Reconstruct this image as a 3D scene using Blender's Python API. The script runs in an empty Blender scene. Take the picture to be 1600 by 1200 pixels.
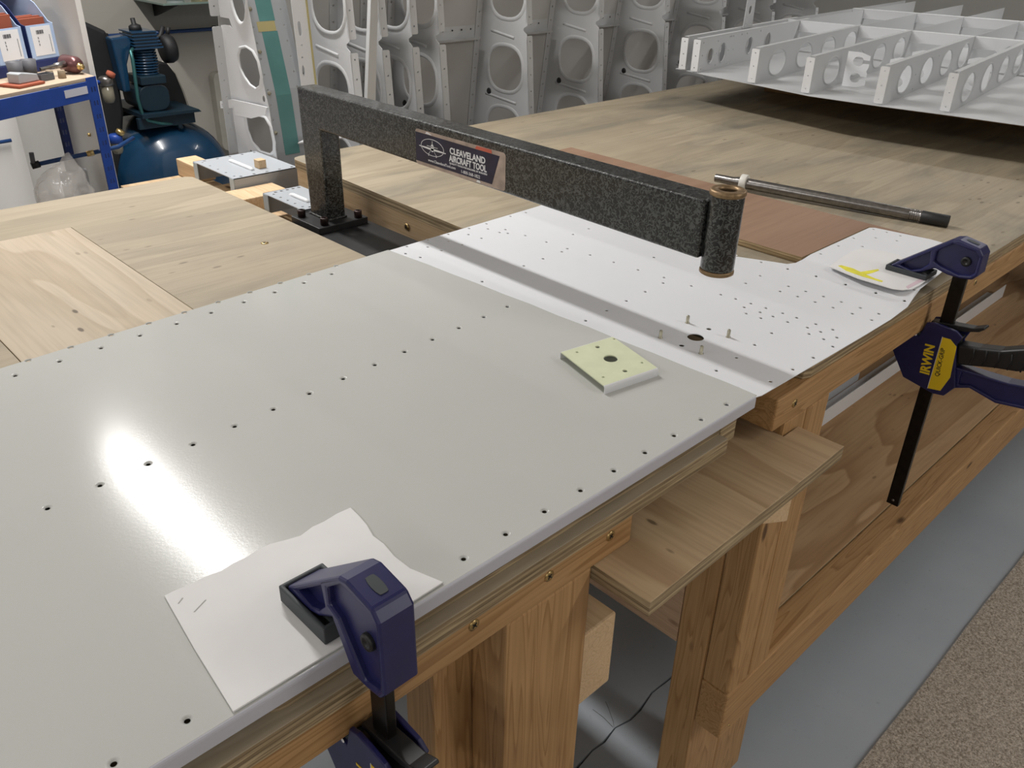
import bpy, bmesh, math, random
from mathutils import Vector, Matrix
from mathutils.geometry import delaunay_2d_cdt
random.seed(7)
S = bpy.context.scene
COL = S.collection
R = math.radians
# ------------------------------------------------------------------ camera, world, lamps, exposure
# world axes: X along the front edge of the benches, Y away from the viewer, bench top at z = 0, floor at z = -0.9
FLOOR = -0.9
CEIL = 1.5
cd = bpy.data.cameras.new('camera'); cam = bpy.data.objects.new('camera', cd); COL.objects.link(cam)
cd.sensor_width = 36; cd.sensor_fit = 'HORIZONTAL'; cd.lens = 36*1320/1600; cd.clip_start = .02
rx = (0.71936697, -0.6942672, 0.0224548); dn = (-0.32326688, -0.36321622, -0.87382636); fw = (0.61482493, 0.62134292, -0.48571934)
cam.matrix_world = Matrix(((rx[0], -dn[0], -fw[0], 0), (rx[1], -dn[1], -fw[1], 0), (rx[2], -dn[2], -fw[2], .457), (0, 0, 0, 1)))
S.camera = cam
w = bpy.data.worlds.new('world'); S.world = w; w.use_nodes = True
w.node_tree.nodes['Background'].inputs[0].default_value = (.8, .87, 1, 1)
w.node_tree.nodes['Background'].inputs[1].default_value = .05
S.view_settings.view_transform = 'Standard'; S.view_settings.look = 'None'; S.view_settings.gamma = 1
S.view_settings.use_curve_mapping = False
S.view_settings.exposure = 0.06
LAMPS = [(.83, 2.3, 1.5, 43), (-1.55, 1.5, 1.8, 21), (3.6, .6, 1.8, 18), (-1.55, -1.2, 1.8, 20), (1.6, -1.7, 1.5, 22)]  # the pair behind the viewer is added fill for carpet, legs and floor
for i, (x, y, ln, p) in enumerate(LAMPS):
    ld = bpy.data.lights.new('tube_or_fill_light', 'AREA'); ld.shape = 'RECTANGLE'; ld.size = .07; ld.size_y = ln
    ld.energy = p; ld.color = (1, .98, .955)
    lo = bpy.data.objects.new('tube_or_fill_light', ld); COL.objects.link(lo); lo.location = (x, y, CEIL-.075)

# ------------------------------------------------------------------ helpers
class MB:
    """collects shapes; build() links them as ONE mesh object"""
    def __init__(s): s.v = []; s.f = []; s.sm = []
    def add(s, vs, fs, smooth=False):
        n = len(s.v); s.v += [tuple(v) for v in vs]; s.f += [tuple(i+n for i in f) for f in fs]; s.sm += [smooth]*len(fs); return s
    def box(s, a, b):
        (x0, y0, z0), (x1, y1, z1) = a, b
        return s.add([(x0,y0,z0),(x1,y0,z0),(x1,y1,z0),(x0,y1,z0),(x0,y0,z1),(x1,y0,z1),(x1,y1,z1),(x0,y1,z1)],
            [(0,3,2,1),(4,5,6,7),(0,1,5,4),(1,2,6,5),(2,3,7,6),(3,0,4,7)])
    def prism(s, poly, h0, h1, fn):
        """polygon (u, v) extruded from h0 to h1; fn(u, v, h) -> xyz"""
        n = len(poly)
        vs = [fn(u, v, h0) for u, v in poly]+[fn(u, v, h1) for u, v in poly]
        return s.add(vs, [tuple(range(n-1, -1, -1)), tuple(range(n, 2*n))]+[(i, (i+1) % n, n+(i+1) % n, n+i) for i in range(n)])
    def tube(s, pts, r, n=12, caps=True, smooth=True):
        pts = [Vector(p) for p in pts]; rs = r if isinstance(r, (list, tuple)) else [r]*len(pts)
        vs = []; fs = []; ref = None
        for i, p in enumerate(pts):
            d = (pts[min(i+1, len(pts)-1)]-pts[max(i-1, 0)]).normalized()
            if ref is None: ref = d.orthogonal().normalized()
            ref = (ref-d*ref.dot(d)).normalized(); b = d.cross(ref)
            vs += [p+(ref*math.cos(2*math.pi*k/n)+b*math.sin(2*math.pi*k/n))*rs[i] for k in range(n)]
        for i in range(len(pts)-1):
            fs += [(i*n+k, i*n+(k+1) % n, (i+1)*n+(k+1) % n, (i+1)*n+k) for k in range(n)]
        s.add(vs, fs, smooth)
        if caps:
            m = len(s.v)-len(vs)
            s.f += [tuple(m+k for k in range(n-1, -1, -1)), tuple(m+(len(pts)-1)*n+k for k in range(n))]; s.sm += [False]*2
        return s
    def lathe(s, prof, c, ax=(0,0,1), n=24, smooth=True):
        """profile (radius, height) turned about ax through c"""
        ax = Vector(ax).normalized(); a = ax.orthogonal().normalized(); b = ax.cross(a); c = Vector(c); vs = []; fs = []
        for r, h in prof:
            vs += [c+ax*h+(a*math.cos(2*math.pi*k/n)+b*math.sin(2*math.pi*k/n))*r for k in range(n)]
        for i in range(len(prof)-1):
            fs += [(i*n+k, i*n+(k+1) % n, (i+1)*n+(k+1) % n, (i+1)*n+k) for k in range(n)]
        return s.add(vs, fs, smooth)
    def plate(s, outer, holes, h0, h1, fn):
        """flat plate with real holes. hole = polygon, or (cx, cy, r_outer, r_inner, depth) for a dimpled rivet hole"""
        loops = [list(outer)]; dim = []
        for h in holes:
            if isinstance(h, tuple):
                cx, cy, ro = h[:3]; n = h[5] if len(h) > 5 else 12
                loops.append([(cx+ro*math.cos(2*math.pi*k/n), cy+ro*math.sin(2*math.pi*k/n)) for k in range(n)]); dim.append(h)
            else: loops.append(list(h)); dim.append(None)
        pts = []; ed = []
        for L in loops:
            m = len(pts); pts += [Vector(p) for p in L]; ed += [(m+i, m+(i+1) % len(L)) for i in range(len(L))]
        vo, eo, fo, ov, oe, of = delaunay_2d_cdt(pts, ed, [], 0, 1e-6)
        def inside(p, L):
            c = False; j = len(L)-1
            for i in range(len(L)):
                if (L[i][1] > p[1]) != (L[j][1] > p[1]) and p[0] < (L[j][0]-L[i][0])*(p[1]-L[i][1])/(L[j][1]-L[i][1])+L[i][0]: c = not c
                j = i
            return c
        bb = [(min(p[0] for p in L), max(p[0] for p in L), min(p[1] for p in L), max(p[1] for p in L)) for L in loops]
        keep = []
        for f in fo:
            c = (sum(vo[i][0] for i in f)/3, sum(vo[i][1] for i in f)/3)
            if not inside(c, loops[0]): continue
            if any(bb[k][0] <= c[0] <= bb[k][1] and bb[k][2] <= c[1] <= bb[k][3] and inside(c, loops[k]) for k in range(1, len(loops))): continue
            keep.append(tuple(f))
        s.add([fn(p[0], p[1], h1) for p in vo], keep)
        s.add([fn(p[0], p[1], h0) for p in vo], [f[::-1] for f in keep])
        for k, L in enumerate(loops):
            n = len(L)
            if k and dim[k-1]:
                cx, cy, ro, ri, dp = dim[k-1][:5]
                rr = [(ro, h1), (ri, h1-dp), (ri, min(h0, h1-dp)-.0003)]
                vs = []
                for r, h in rr: vs += [fn(cx+(p[0]-cx)*r/ro, cy+(p[1]-cy)*r/ro, h) for p in L]
                s.add(vs, [(i*n+q, i*n+(q+1) % n, (i+1)*n+(q+1) % n, (i+1)*n+q) for i in range(2) for q in range(n)], True)
            else:
                s.add([fn(p[0], p[1], h1) for p in L]+[fn(p[0], p[1], h0) for p in L], [(i, n+i, n+(i+1) % n, (i+1) % n) for i in range(n)])
        return s
    def build(s, name, mat, parent=None, bevel=0, loc=(0,0,0), seg=2, fixn=True):
        me = bpy.data.meshes.new(name); o = bpy.data.objects.new(name, me); COL.objects.link(o)
        off = Vector(loc); p = parent
        if parent is not None:
            off = Vector((0,0,0)); q = parent
            while q is not None: off = off+Vector(q.location); q = q.parent
            o.parent = parent
        else: o.location = loc
        me.from_pydata([tuple(Vector(v)-off) for v in s.v], [], s.f)
        me.polygons.foreach_set('use_smooth', s.sm)
        if fixn:
            bm = bmesh.new(); bm.from_mesh(me); bmesh.ops.remove_doubles(bm, verts=bm.verts, dist=1e-6)
            bmesh.ops.recalc_face_normals(bm, faces=bm.faces); bm.to_mesh(me); bm.free()
        me.materials.append(mat); me.update()
        if bevel:
            b = o.modifiers.new('bevel', 'BEVEL'); b.width = bevel; b.segments = seg; b.limit_method = 'ANGLE'; b.angle_limit = R(40)
        return o
def XY(u, v, h): return (u, v, h)
def YZ(u, v, h): return (h, u, v)      # polygon in the Y-Z plane, thickness along X
def XZ(u, v, h): return (u, h, v)      # polygon in the X-Z plane, thickness along Y
def box(a, b): return MB().box(a, b)
def tag(o, label, cat, group=None, kind=None):
    o['label'] = label; o['category'] = cat
    if group: o['group'] = group
    if kind: o['kind'] = kind
    return o
def thing(name, label, cat, loc=(0,0,0), group=None, rotz=0):
    o = bpy.data.objects.new(name, None); COL.objects.link(o); o.location = loc; o.rotation_euler = (0,0,rotz); o.empty_display_size = .05
    return tag(o, label, cat, group)
def struct(name, mb, mat, bevel=0):
    o = mb.build(name, mat, None, bevel); o['kind'] = 'structure'; return o
def dup_tree(o, parent=None):
    c = o.copy(); COL.objects.link(c)
    if parent is not None: c.parent = parent
    for ch in list(o.children): dup_tree(ch, c)
    return c
def ellipse(cx, cy, a, b, n=24, p=2.0):
    out = []
    for k in range(n):
        t = 2*math.pi*k/n; c, s_ = math.cos(t), math.sin(t)
        out.append((cx+a*math.copysign(abs(c)**(2/p), c), cy+b*math.copysign(abs(s_)**(2/p), s_)))
    return out
def roundrect(x0, y0, x1, y1, r, n=5):
    out = []
    for cx, cy, a in ((x1-r, y0+r, -90), (x1-r, y1-r, 0), (x0+r, y1-r, 90), (x0+r, y0+r, 180)):
        out += [(cx+r*math.cos(R(a+90*k/n)), cy+r*math.sin(R(a+90*k/n))) for k in range(n+1)]
    return out
def text_mesh(name, body, size, mat, parent, origin, xdir, ydir, width=None, ext=.0003, bold=0, shear=0, sx=1.0):
    cu = bpy.data.curves.new(name, 'FONT'); cu.body = body; cu.size = size; cu.extrude = ext; cu.offset = bold; cu.shear = shear; cu.resolution_u = 3
    tmp = bpy.data.objects.new(name, cu); COL.objects.link(tmp)
    dg = bpy.context.evaluated_depsgraph_get(); me = bpy.data.meshes.new_from_object(tmp.evaluated_get(dg))
    bpy.data.objects.remove(tmp); bpy.data.curves.remove(cu)
    X = Vector(xdir).normalized(); Y = Vector(ydir).normalized(); Z = X.cross(Y)
    w_ = max(v.co.x for v in me.vertices)
    k = width/w_ if width else sx
    off = Vector((0,0,0)); q = parent
    while q is not None: off += Vector(q.location); q = q.parent
    for v in me.vertices: v.co = Vector(origin)-off+X*(v.co.x*k)+Y*v.co.y+Z*v.co.z
    o = bpy.data.objects.new(name, me); COL.objects.link(o); o.parent = parent; me.materials.clear(); me.materials.append(mat); return o

# ------------------------------------------------------------------ materials
class NT:
    def __init__(s, name):
        s.m = bpy.data.materials.new(name); s.m.use_nodes = True; s.t = s.m.node_tree; s.b = s.t.nodes['Principled BSDF']
    def n(s, typ, **kw):
        o = s.t.nodes.new(typ)
        for k, v in kw.items(): setattr(o, k, v)
        return o
    def l(s, a, b): s.t.links.new(a, b)
    def set(s, node, **kw):
        for k, v in kw.items(): node.inputs[k.replace('_', ' ')].default_value = v
        return node
    def ramp(s, fac, stops, interp='LINEAR'):
        r = s.n('ShaderNodeValToRGB'); r.color_ramp.interpolation = interp; e = r.color_ramp.elements
        while len(e) < len(stops): e.new(.5)
        for el, (p, c) in zip(e, stops): el.position = p; el.color = (c if len(c) == 4 else (*c, 1)) if not isinstance(c, (int, float)) else (c, c, c, 1)
        s.l(fac, r.inputs[0]); return r.outputs[0]
    def coords(s, scale=(1,1,1), rnd=True):
        tc = s.n('ShaderNodeTexCoord'); mp = s.n('ShaderNodeMapping'); mp.inputs['Scale'].default_value = scale
        s.l(tc.outputs['Object'], mp.inputs['Vector'])
        if rnd:
            oi = s.n('ShaderNodeObjectInfo'); mu = s.n('ShaderNodeMath', operation='MULTIPLY'); mu.inputs[1].default_value = 37.0
            s.l(oi.outputs['Random'], mu.inputs[0]); ad = s.n('ShaderNodeVectorMath', operation='ADD')
            s.l(mp.outputs[0], ad.inputs[0]); s.l(mu.outputs[0], ad.inputs[1]); return ad.outputs[0]
        return mp.outputs[0]
    def noise(s, vec, scale, detail=3, rough=.5, dist=0):
        t = s.n('ShaderNodeTexNoise'); t.inputs['Scale'].default_value = scale; t.inputs['Detail'].default_value = detail
        t.inputs['Roughness'].default_value = rough; t.inputs['Distortion'].default_value = dist; s.l(vec, t.inputs['Vector']); return t.outputs['Fac']
    def mix(s, fac, a, b, typ='MIX'):
        m = s.n('ShaderNodeMixRGB', blend_type=typ)
        for i, x in enumerate((fac, a, b)):
            if isinstance(x, (int, float)): m.inputs[i].default_value = x if i == 0 else (x, x, x, 1)
            elif isinstance(x, tuple): m.inputs[i].default_value = (*x, 1)
            else: s.l(x, m.inputs[i])
        return m.outputs[0]
    def bump(s, h, strength=.2, dist=.001):
        b = s.n('ShaderNodeBump'); b.inputs['Strength'].default_value = strength; b.inputs['Distance'].default_value = dist
        s.l(h, b.inputs['Height']); s.l(b.outputs[0], s.b.inputs['Normal'])
    def base(s, c): s.l(c, s.b.inputs['Base Color']); return s
def paint(name, c, rough=.5, metal=0, var=.06, scale=20, spec=.5, coat=0, bump=0):
    t = NT(name); t.b.inputs['Roughness'].default_value = rough; t.b.inputs['Metallic'].default_value = metal
    t.b.inputs['Specular IOR Level'].default_value = spec; t.b.inputs['Coat Weight'].default_value = coat
    v = t.coords(); n = t.noise(v, scale, 4)
    t.base(t.ramp(n, [(.3, tuple(x*(1-var) for x in c)), (.7, tuple(min(1, x*(1+var)) for x in c))]))
    if bump: t.bump(t.noise(v, 900, 2), bump, .0004)
    return t.m
def lumber(name, light, dark, axis):
    """softwood: long grain along axis with darker latewood rings and a few knots"""
    t = NT(name); t.b.inputs['Roughness'].default_value = .55; t.b.inputs['Specular IOR Level'].default_value = .35
    sc = [30, 30, 30]; sc[axis] = 1.6
    v = t.coords(tuple(sc)); big = t.noise(v, 1, 2, .5, .6)
    wv = t.n('ShaderNodeMath', operation='MULTIPLY'); wv.inputs[1].default_value = 13; t.l(big, wv.inputs[0])
    fr = t.n('ShaderNodeMath', operation='FRACT'); t.l(wv.outputs[0], fr.inputs[0])
    ring = t.ramp(fr.outputs[0], [(0, 0.0), (.6, .22), (.9, .75), (1, .05)])
    sf = [260, 260, 260]; sf[axis] = 6
    fine = t.noise(t.coords(tuple(sf)), 1, 2)
    c = t.mix(ring, light, dark); c = t.mix(t.ramp(fine, [(.35, .0), (.75, .28)]), c, tuple(x*.72 for x in dark))
    sk = [16, 16, 16]; sk[axis] = 6
    vo = t.n('ShaderNodeTexVoronoi'); vo.inputs['Scale'].default_value = 1; t.l(t.coords(tuple(sk)), vo.inputs['Vector'])
    c = t.mix(t.ramp(vo.outputs['Distance'], [(.06, .9), (.12, 0)]), c, (.09, .04, .015))
    t.base(c); t.bump(ring, .08, .0006); return t.m
def plywood(name, light, dark, axis, stain=(.33, .27, .17), stain_amt=.35, band=5.0, specks=.5, edge_l=(.45, .35, .215), edge_d=(.17, .115, .06), layer=.0066):
    """rotary-cut veneer on faces that look up or down, glued layers on the edges"""
    t = NT(name); t.b.inputs['Roughness'].default_value = .6; t.b.inputs['Specular IOR Level'].default_value = .3
    sc = [7, 7, 7]; sc[axis] = .9
    big = t.noise(t.coords(tuple(sc)), 1, 3, .45, .5)
    m = t.n('ShaderNodeMath', operation='MULTIPLY'); m.inputs[1].default_value = band; t.l(big, m.inputs[0])
    fr = t.n('ShaderNodeMath', operation='FRACT'); t.l(m.outputs[0], fr.inputs[0])
    veneer = t.ramp(fr.outputs[0], [(0, 0.0), (.55, .35), (.93, .9), (1, 0.0)])
    c = t.mix(veneer, light, dark)
    sf = [170, 170, 170]; sf[axis] = 7
    c = t.mix(t.ramp(t.noise(t.coords(tuple(sf)), 1, 3), [(.42, 0.0), (.8, .35)]), c, tuple(x*.6 for x in dark))
    st = [9, 9, 9]; st[axis] = 2.2
    c = t.mix(t.ramp(t.noise(t.coords(tuple(st)), 1, 5, .62, .8), [(.47, 0.0), (.72, stain_amt)]), c, stain)
    sp = [42, 42, 42]; sp[axis] = 17
    vo = t.n('ShaderNodeTexVoronoi'); vo.inputs['Scale'].default_value = 1; t.l(t.coords(tuple(sp)), vo.inputs['Vector'])
    gate = t.ramp(t.noise(t.coords((3.5, 3.5, 3.5)), 1, 2), [(.50, 0.0), (.58, 1.0)])
    spk = t.mix(1.0, t.ramp(vo.outputs['Distance'], [(.09, specks), (.15, 0.0)]), gate, 'MULTIPLY')
    c = t.mix(spk, c, (.06, .04, .02))
    # layered edge
    tc = t.n('ShaderNodeTexCoord'); sx = t.n('ShaderNodeSeparateXYZ'); t.l(tc.outputs['Object'], sx.inputs[0])
    wob = t.noise(t.coords((9, 9, 30)), 1, 3, .5)
    a = t.n('ShaderNodeMath', operation='MULTIPLY_ADD'); a.inputs[1].default_value = 1/layer; t.l(sx.outputs['Z'], a.inputs[0])
    b = t.n('ShaderNodeMath', operation='MULTIPLY'); b.inputs[1].default_value = .9; t.l(wob, b.inputs[0]); t.l(b.outputs[0], a.inputs[2])
    f2 = t.n('ShaderNodeMath', operation='FRACT'); t.l(a.outputs[0], f2.inputs[0])
    ly = t.ramp(f2.outputs[0], [(0, .9), (.12, 0.0), (.48, .1), (.54, .75), (.9, .55), (1, .9)])
    e = t.mix(ly, edge_l, edge_d)
    e = t.mix(t.ramp(t.noise(t.coords((16, 16, 420)), 1, 4, .6), [(.42, 0.0), (.72, .7)]), e, tuple(x*.55 for x in edge_d))
    e = t.mix(t.ramp(t.noise(t.coords((11, 11, 240)), 1, 4, .6), [(.52, 0.0), (.68, .55)]), e, tuple(min(.8, x*1.35) for x in edge_l))
    g = t.n('ShaderNodeNewGeometry'); sn = t.n('ShaderNodeSeparateXYZ'); t.l(g.outputs['Normal'], sn.inputs[0])
    ab = t.n('ShaderNodeMath', operation='ABSOLUTE'); t.l(sn.outputs['Z'], ab.inputs[0])
    gt = t.n('ShaderNodeMath', operation='GREATER_THAN'); gt.inputs[1].default_value = .7; t.l(ab.outputs[0], gt.inputs[0])
    t.base(t.mix(gt.outputs[0], e, c)); t.bump(t.noise(t.coords(tuple(sf)), 1, 3), .12, .0006); return t.m
def hammered():
    t = NT('hammered_black_enamel'); v = t.coords((1,1,1), False)
    n = t.noise(v, 175, .8, .5, 1.0)
    c = t.ramp(n, [(.425, (.003, .003, .0032)), (.455, (.082, .087, .085)), (.535, (.082, .087, .085)), (.565, (.003, .003, .0032))])
    t.base(c); t.b.inputs['Roughness'].default_value = .35; t.b.inputs['Metallic'].default_value = .1
    t.b.inputs['Coat Weight'].default_value = .5; t.b.inputs['Coat Roughness'].default_value = .13
    t.bump(n, .4, .001); return t.m
def concrete():
    t = NT('grey_floor_paint'); v = t.coords((1,1,1), False); t.b.inputs['Roughness'].default_value = .42
    c = t.ramp(t.noise(v, 2.2, 5, .6), [(.3, (.37, .41, .455)), (.7, (.44, .48, .525))])
    c = t.mix(t.ramp(t.noise(v, 60, 4, .7), [(.62, 0.0), (.75, .25)]), c, (.12, .12, .12)); t.base(c)
    t.bump(t.noise(v, 40, 5), .1, .001); return t.m
def carpet_mat():
    t = NT('beige_fleck_carpet'); v = t.coords((1,1,1), False); t.b.inputs['Roughness'].default_value = .95; t.b.inputs['Specular IOR Level'].default_value = .1
    a = t.noise(v, 190, 3, .75); b = t.noise(v, 420, 2, .6)
    c = t.ramp(a, [(.34, (.27, .22, .17)), (.5, (.54, .47, .39)), (.66, (.74, .67, .58))]); c = t.mix(t.ramp(b, [(.35, .5), (.6, 0.0)]), c, (.09, .07, .055)); t.base(c)
    t.bump(a, .8, .004); return t.m
def sheet_mat(name, c, rough, grain=.12):
    t = NT(name); v = t.coords((1,1,1), False); t.b.inputs['Roughness'].default_value = rough
    n = t.noise(v, 6, 3); t.base(t.ramp(n, [(.3, tuple(x*.97 for x in c)), (.7, c)]))
    t.bump(t.noise(v, 420, 3, .6), grain, .0005); return t.m
M = {}
M['wall'] = paint('white_wall_paint', (.60, .585, .55), .85, var=.03, scale=3)
M['wall_panel'] = paint('white_panel', (.72, .70, .67), .6, var=.03, scale=4)
M['back_wall'] = paint('beige_wall_paint', (.42, .395, .35), .9, var=.04, scale=3)
M['ceiling'] = paint('ceiling_paint', (.74, .72, .69), .9, var=.02)
M['floor'] = concrete(); M['crack'] = paint('crack_dirt', (.15, .155, .16), .95, var=.4, scale=90)
M['carpet'] = carpet_mat()
LL, LD = (.50, .30, .135), (.29, .148, .055)
M['lum_x'] = lumber('pine_lumber_along_x', LL, LD, 0); M['lum_y'] = lumber('pine_lumber_along_y', LL, LD, 1); M['lum_z'] = lumber('pine_lumber_upright', LL, LD, 2)
M['lum_pale'] = lumber('pale_pine', (.72, .53, .33), (.58, .39, .21), 1)
M['ply_top'] = plywood('plywood_bench_top', (.42, .35, .25), (.33, .275, .195), 0, stain=(.24, .205, .15), band=4, stain_amt=.6)
M['ply_top_r'] = plywood('plywood_bench_top_worn', (.43, .362, .26), (.35, .29, .205), 0, stain=(.20, .185, .15), band=4, stain_amt=.8)
M['ply_inset'] = plywood('plywood_pine_veneer', (.53, .44, .33), (.42, .335, .235), 1, stain=(.5, .37, .22), stain_amt=.2, band=6, specks=.8)
M['ply_board'] = plywood('plywood_bridge_board', (.55, .40, .24), (.40, .265, .145), 1, stain=(.40, .25, .15), stain_amt=.45, band=5, specks=.7)
M['ply_red'] = plywood('reddish_plywood', (.345, .222, .15), (.29, .175, .115), 0, stain=(.25, .15, .10), stain_amt=.4, band=3, edge_l=(.62, .47, .28), edge_d=(.22, .14, .06), layer=.0045, specks=0)
M['ply_shelf'] = plywood('plywood_lower_shelf', (.60, .40, .225), (.40, .235, .115), 0, stain=(.36, .20, .10), stain_amt=.25, band=7, specks=.4)
M['ply_panel'] = lumber('plywood_end_panel', (.52, .35, .225), (.42, .27, .165), 1)
M['grey_skin'] = sheet_mat('warm_grey_primer_sheet', (.54, .545, .52), .145, .07)
M['flange'] = sheet_mat('pale_lilac_grey_primer', (.56, .56, .62), .4)
M['grey_skin'].node_tree.nodes['Principled BSDF'].inputs['Specular IOR Level'].default_value = .14
M['white_skin'] = sheet_mat('white_primer_sheet', (.78, .79, .82), .45, .03)
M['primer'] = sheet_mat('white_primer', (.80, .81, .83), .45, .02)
M['primer_grey'] = sheet_mat('grey_primer', (.40, .42, .44), .45, .02)
M['primer_mid'] = sheet_mat('light_grey_primer', (.58, .59, .60), .5, .02)
M['skin_in'] = sheet_mat('grey_skin_inside', (.56, .55, .535), .55, .02)
M['hammer'] = hammered()
M['black_steel'] = paint('satin_black_steel', (.012, .012, .013), .42, var=.25, scale=30, spec=.5)
M['bolt'] = paint('black_oxide_bolt', (.030, .016, .014), .4, .5, var=.4)
M['bronze'] = paint('bronze_bushing', (.30, .205, .115), .48, .75, var=.2, scale=200)
M['steel'] = paint('polished_steel', (.27, .255, .245), .3, .95, var=.2, scale=120)
M['rubber'] = paint('black_rubber', (.018, .018, .019), .55, var=.2)
M['nylon'] = paint('white_nylon', (.80, .78, .72), .4)
M['clamp_blue'] = paint('navy_blue_plastic', (.016, .017, .088), .36, var=.12, scale=60)
M['clamp_dark'] = paint('charcoal_clamp_pad', (.045, .052, .058), .6, var=.15)
M['clamp_bar'] = paint('black_oxide_bar', (.014, .012, .010), .35, .6, var=.4, scale=80)
M['clamp_black'] = paint('black_grip_rubber', (.010, .010, .011), .45)
M['yellow'] = paint('yellow_print', (.85, .60, .02), .45, var=.03)
M['ink_black'] = paint('black_print', (.01, .01, .012), .5)
M['ink_white'] = paint('white_print', (.85, .85, .87), .4, var=.01)
M['ink_navy'] = paint('navy_print', (.011, .011, .04), .3, var=.3, scale=60)
M['sticker'] = paint('sticker_photo_print', (.42, .33, .28), .3, var=.35, scale=45)
M['sticker_red'] = paint('red_print', (.62, .13, .08), .3)
M['paper'] = paint('white_card', (.80, .79, .785), .8, var=.02, scale=30)
M['marker'] = paint('yellow_highlighter', (.80, .74, .07), .8, var=.12, scale=80)
M['pink'] = paint('faint_pink_marker', (.74, .58, .64), .8)
M['pencil'] = paint('pencil_mark', (.42, .41, .40), .8)
M['bracket_y'] = paint('pale_green_primer', (.70, .74, .52), .42, var=.05, scale=40)
M['screw'] = paint('brass_screw', (.50, .36, .16), .35, .9, var=.3, scale=300)
M['pin'] = paint('dull_zinc_pin', (.40, .38, .30), .4, .8, var=.2, scale=200)
M['chan'] = sheet_mat('blue_grey_primer', (.40, .425, .455), .45, .02); M['chan_end'] = sheet_mat('pale_blue_primer', (.47, .56, .64), .45, .02)
M['film'] = paint('teal_protective_film', (.11, .27, .265), .25, var=.18, scale=9)
M['tape'] = paint('masking_tape', (.48, .42, .20), .6)
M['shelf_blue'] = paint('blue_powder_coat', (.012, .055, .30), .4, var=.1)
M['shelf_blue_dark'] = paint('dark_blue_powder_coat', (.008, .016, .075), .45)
M['bin_card'] = paint('pale_blue_card', (.42, .55, .78), .7)
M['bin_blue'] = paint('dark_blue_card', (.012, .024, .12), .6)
M['bin_in'] = paint('bin_inside_card', (.50, .47, .44), .8)
M['terracotta'] = paint('rust_red_sandpaper', (.33, .085, .045), .85)
M['mdf'] = paint('mdf_board', (.46, .36, .26), .75, var=.08)
M['comp'] = paint('compressor_blue', (.007, .040, .090), .22, var=.1, coat=.5)
M['comp_teal'] = paint('compressor_teal', (.005, .020, .034), .4)
M['copper'] = paint('teal_pipe', (.05, .16, .16), .35, .6)
M['black'] = paint('matt_black', (.008, .008, .009), .6)
M['grey_plastic'] = paint('grey_plastic', (.10, .10, .11), .6)
M['smoke'] = paint('smoked_bowl', (.22, .20, .15), .2)
M['dark_red'] = paint('dark_red_panel', (.10, .012, .014), .4)
M['ivory'] = paint('ivory_plastic', (.38, .36, .31), .6)
M['hose'] = paint('blue_hose', (.01, .05, .17), .4)
M['bottle'] = paint('grey_white_bottle', (.50, .52, .54), .5)
M['leather'] = paint('maroon_anodised', (.16, .07, .07), .3, .5)
M['gold'] = paint('brass_fitting', (.65, .47, .2), .3, .9)
M['cork'] = paint('cork', (.30, .235, .165), .85, var=.2, scale=90)
gm = NT('clear_plastic_bag'); gm.b.inputs['Base Color'].default_value = (.85, .82, .78, 1); gm.b.inputs['Roughness'].default_value = .18; gm.b.inputs['Alpha'].default_value = .3
gm.bump(gm.noise(gm.coords((1,1,1), False), 14, 4), .8, .02); M['bag'] = gm.m
gl = NT('green_glass_pane'); gl.b.inputs['Base Color'].default_value = (.20, .27, .24, 1); gl.b.inputs['Roughness'].default_value = .1; M['glass'] = gl.m

# ------------------------------------------------------------------ setting: floor, walls, ceiling, lamps
X0, X1, Y0, Y1 = -3.4, 6.2, -2.6, 4.0
crack = [(.60, .632), (.70, .627), (.808, .621), (.854, .626), (.885, .623), (.924, .629), (.96, .621), (.993, .623), (1.043, .633), (1.106, .630), (1.2, .622), (1.33, .61), (1.5, .60)]
gap = []
for i, (x, y) in enumerate(crack): gap.append((x, y, .0012+.0016*((i*7) % 5)/4))
fl = MB()
lo = [(x, y-wd) for x, y, wd in gap]; hi = [(x, y+wd) for x, y, wd in gap]
fl.plate([(X0, Y0), (X1, Y0), (X1, Y1), (X0, Y1)], [lo+hi[::-1]], FLOOR-.05, FLOOR, XY)
fo = struct('floor', fl, M['floor'])
d_ = MB().prism(lo+hi[::-1], FLOOR-.03, FLOOR-.006, XY).build('crack', M['crack'], fo)
b2 = MB()
for a in ([(.925, .687), (.926, .66), (.922, .633)], [(.958, .682), (.950, .668), (.932, .640), (.924, .632)]):
    b2.prism([(x-.0006, y) for x, y in a]+[(x+.0006, y) for x, y in a[::-1]], FLOOR-.001, FLOOR+.0003, XY)
b2.build('hairline_crack', M['crack'], fo)
struct('ceiling', box((X0, Y0, CEIL), (X1, Y1, CEIL+.05)), M['ceiling'])
struct('wall_back', box((X0, Y1, FLOOR), (X1, Y1+.08, CEIL)), M['back_wall'])
struct('wall_front', box((X0, Y0-.08, FLOOR), (X1, Y0, CEIL)), M['wall'])
struct('wall_left', box((X0-.08, Y0, FLOOR), (X0, Y1, CEIL)), M['wall'])
struct('wall_right', box((X1, Y0, FLOOR), (X1+.08, Y1, CEIL)), M['wall'])
struct('wall_partition', box((.836, 2.46, FLOOR), (.850, 3.25, .9)), M['wall_panel'])
struct('wall_recess', box((X0, 3.25, FLOOR), (.850, 3.30, .9)), M['wall_panel'])
for i, (x, y, ln, p) in enumerate(LAMPS):
    t = thing('tube_or_fill_lamp', ['ceiling tube lamp above the dimpling arm', 'ceiling tube lamp over the left side of the room near the shelving', 'ceiling tube lamp far right over the long bench', 'added fill lamp left behind the viewer', 'added fill lamp behind the viewer by the front wall'][i], 'lamp', (x, y, CEIL), 'ceiling tube lamps')
    MB().box((x-.05, y-ln/2-.03, CEIL-.05), (x+.05, y+ln/2+.03, CEIL)).build('lamp_housing', M['ink_white'], t, .004)
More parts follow.
